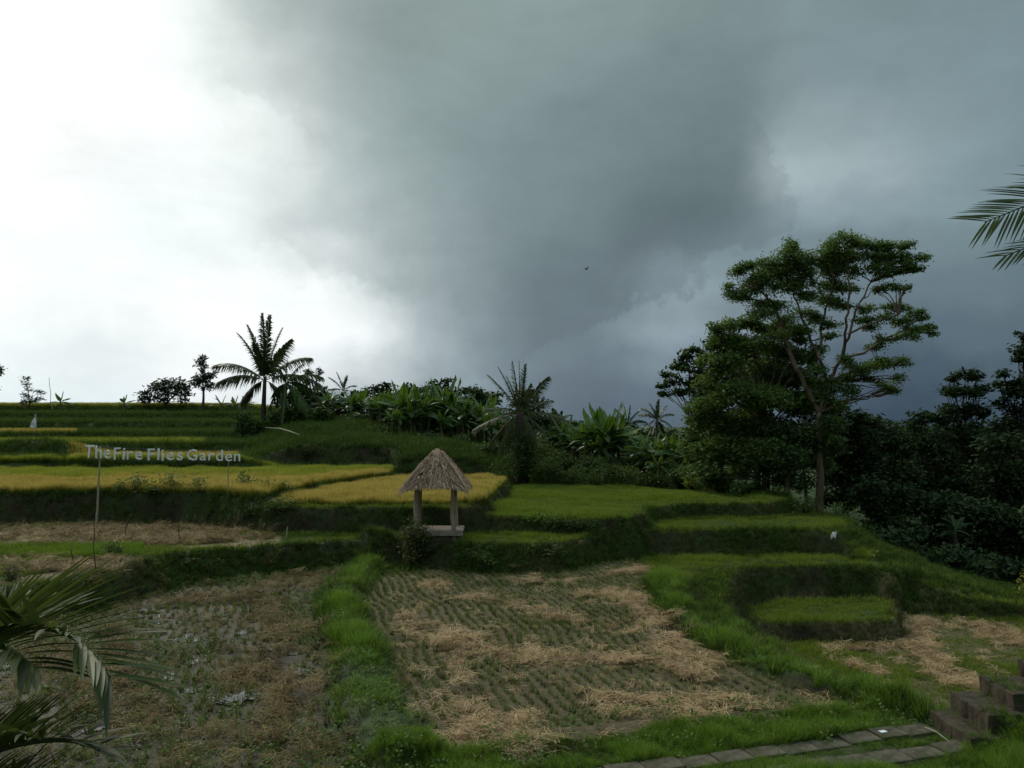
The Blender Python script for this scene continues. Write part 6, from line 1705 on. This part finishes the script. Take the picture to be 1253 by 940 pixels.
# ------------------------------------------------------------------ palms close to the camera
def near_palm(label, root_xyz, crown, fronds, tr, base_ctrl=None):
    """fronds: list of (rachis control points px/py/dist, leaflet count, leaflet length m, width, droop, fwd, vee)"""
    NSEED[0] += 1; r = np.random.default_rng(NSEED[0])
    cnt = 0; o3 = np.array(root_xyz); rt = empty('palm', o3, label, 'palm'); cr = np.array(crown)
    tk = MB(); tk.tube(curve3(o3 - [0, 0, .3], cr, 0.3, 8) - o3, np.linspace(tr * 1.2, tr * .8, 8), 10); tk.build('trunk', MT['bark'], rt, smooth=True)
    for ctr, nl, ll, w, droop, fwd, vee, start, *roll in fronds:
        roll = roll[0] if roll else 0.0
        K_ = np.array([cr] + [PD(*c) for c in ctr]); n = 22
        tt = np.linspace(0, 1, n); kk = np.linspace(0, 1, len(K_))
        # smooth interpolation through the points
        P = np.stack([np.interp(tt, kk, K_[:, i]) for i in range(3)], -1)
        for _ in range(6): P[1:-1] = (P[:-2] + 2 * P[1:-1] + P[2:]) / 4
        fb = MB(); fb.tube(P - o3, np.linspace(.022, .005, n), 6, c=.8); fo = fb.build('frond', MT['near_palm'], rt, smooth=True)
        cnt += 2 * nl; joined = MB() if cnt > 300 else None
        seg = np.r_[0, np.cumsum(np.linalg.norm(np.diff(P, axis=0), axis=1))]; seg /= seg[-1]
        for i in range(nl):
            f = start + (1 - start) * (i + .5) / nl
            g = lambda q: np.array([np.interp(q, seg, P[:, k]) for k in range(3)])
            p = g(f); tg = g(min(1, f + .03)) - g(f - .03); tg /= np.linalg.norm(tg) + 1e-9
            sd_ = np.cross(tg, [0, 0, 1.0]); sd_ /= np.linalg.norm(sd_) + 1e-9; upv = np.cross(sd_, tg)
            sd_, upv = sd_ * math.cos(roll) + upv * math.sin(roll), upv * math.cos(roll) - sd_ * math.sin(roll)
            le = ll * (0.45 + 0.55 * math.sin(math.pi * min(1, (f - start) / (1 - start) * .7 + .25)))
            for s_ in (-1, 1):
                l2 = le * r.uniform(.85, 1.1)
                di = sd_ * s_ + tg * fwd * r.uniform(.85, 1.15) * (0.5 + f) + upv * vee * r.uniform(.5, 1.4); di /= np.linalg.norm(di)
                wv = np.cross(di, upv + .2 * sd_ * s_); wv /= np.linalg.norm(wv); wv = wv * w * .5
                nr = np.cross(wv, di); nr /= np.linalg.norm(nr) + 1e-9
                Lp, Mp, Rp = [], [], []; ns_ = 6; dr = droop * r.uniform(.7, 1.3)
                for k in range(ns_ + 1):
                    h_ = k / ns_; c = p + di * l2 * h_ * (1 - .12 * dr * h_) + np.array([0, 0, -1.0]) * dr * l2 * .55 * h_ ** 2.2
                    ww = min(1, .25 + h_ * 3.5) * (1 - h_ ** 3 * .97)
                    Lp.append(c - wv * ww + nr * w * .12 * ww); Mp.append(c); Rp.append(c + wv * ww + nr * w * .12 * ww)
                ti = float(np.clip(r.normal(.45, .25), 0, 1))
                lm = joined if joined is not None else MB(); lm.strip(np.array(Lp) - o3, np.array(Mp) - o3, ti); lm.strip(np.array(Mp) - o3, np.array(Rp) - o3, ti)
                if joined is None: lm.build('leaflet', MT['near_palm'], fo, smooth=True)
        if joined is not None: prop(joined.build('leaflets', MT['near_palm'], fo, smooth=True), kind='stuff')
    return rt


gz = hz(-3.9, 4.9)
near_palm('palm close to the camera, fronds reaching in at the lower left', (-3.7, 4.9, gz), (-3.45, 4.6, gz + 0.75), [
    ([(-60, 800, 4.3), (5, 768, 4.0), (60, 766, 3.8), (105, 785, 3.7), (135, 830, 3.6)], 52, 0.66, .036, .16, 1.0, 0.7, .25),
    ([(-90, 850, 4.4), (-40, 800, 4.5), (10, 770, 4.7), (60, 752, 5.0)], 44, 0.58, .030, .14, 1.0, .6, .25),
    ([(-80, 830, 4.0), (-30, 790, 3.8), (10, 790, 3.6), (45, 820, 3.5)], 40, 0.5, .04, .3, 1.0, .5, .25),
    ([(-50, 940, 3.8), (0, 915, 3.7), (50, 905, 3.6), (95, 905, 3.6), (125, 920, 3.6)], 54, 0.46, .030, .25, 1.0, .9, .15),
    ([(-60, 960, 3.4), (-10, 905, 3.3), (20, 893, 3.2), (50, 905, 3.1)], 40, 0.38, .028, .3, 1.0, .8, .2),
    ([(-40, 990, 3.6), (20, 960, 3.5), (70, 950, 3.5), (110, 965, 3.5)], 44, 0.42, .028, .3, 1.0, .8, .2),
    ([(-200, 900, 4.6), (-260, 860, 4.8), (-320, 880, 5.0)], 16, 0.5, .035, .6, .7, .6, .2)], 0.07)
gz = hz(8.6, 8.2)
cz_ = PD(1470, 150, 7.2)
near_palm('palm close on the right, one frond tip entering high at the edge', (cz_[0] + .35, 7.4, hz(cz_[0] + .35, 7.4)), cz_, [
    ([(1410, 185, 7.1), (1345, 212, 7.0), (1285, 240, 6.9), (1205, 272, 6.85)], 40, 0.62, .022, .14, 1.25, .10, .25, R(65)),
    ([(1420, 235, 6.9), (1360, 265, 6.7), (1295, 288, 6.6), (1228, 314, 6.6)], 30, 0.42, .022, .12, 1.6, .10, .3, R(50)),
    ([(1480, 60, 7.6), (1470, 0, 8.2), (1440, -60, 8.8)], 18, .7, .035, .5, 1, .2, .2),
    ([(1570, 90, 7.2), (1660, 120, 7.2), (1740, 200, 7.2)], 34, .7, .035, .4, 1, .2, .2),
    ([(1500, 60, 6.6), (1540, 60, 5.9), (1600, 120, 5.2)], 30, .7, .035, .4, 1, .2, .2),
    ([(1520, 60, 7.9), (1580, 40, 8.8), (1640, 90, 9.6)], 30, .7, .035, .4, 1, .2, .2),
    ([(1490, 20, 7.3), (1500, -120, 7.5), (1540, -220, 7.7)], 30, .7, .035, .3, 1, .2, .2),
    ([(1500, 230, 7.0), (1530, 320, 6.8), (1560, 420, 6.7)], 28, .6, .035, .5, 1, .2, .2),
    ([(1560, 60, 7.0), (1620, 20, 6.2)], 16, .7, .035, .6, 1, .2, .2)], .13)
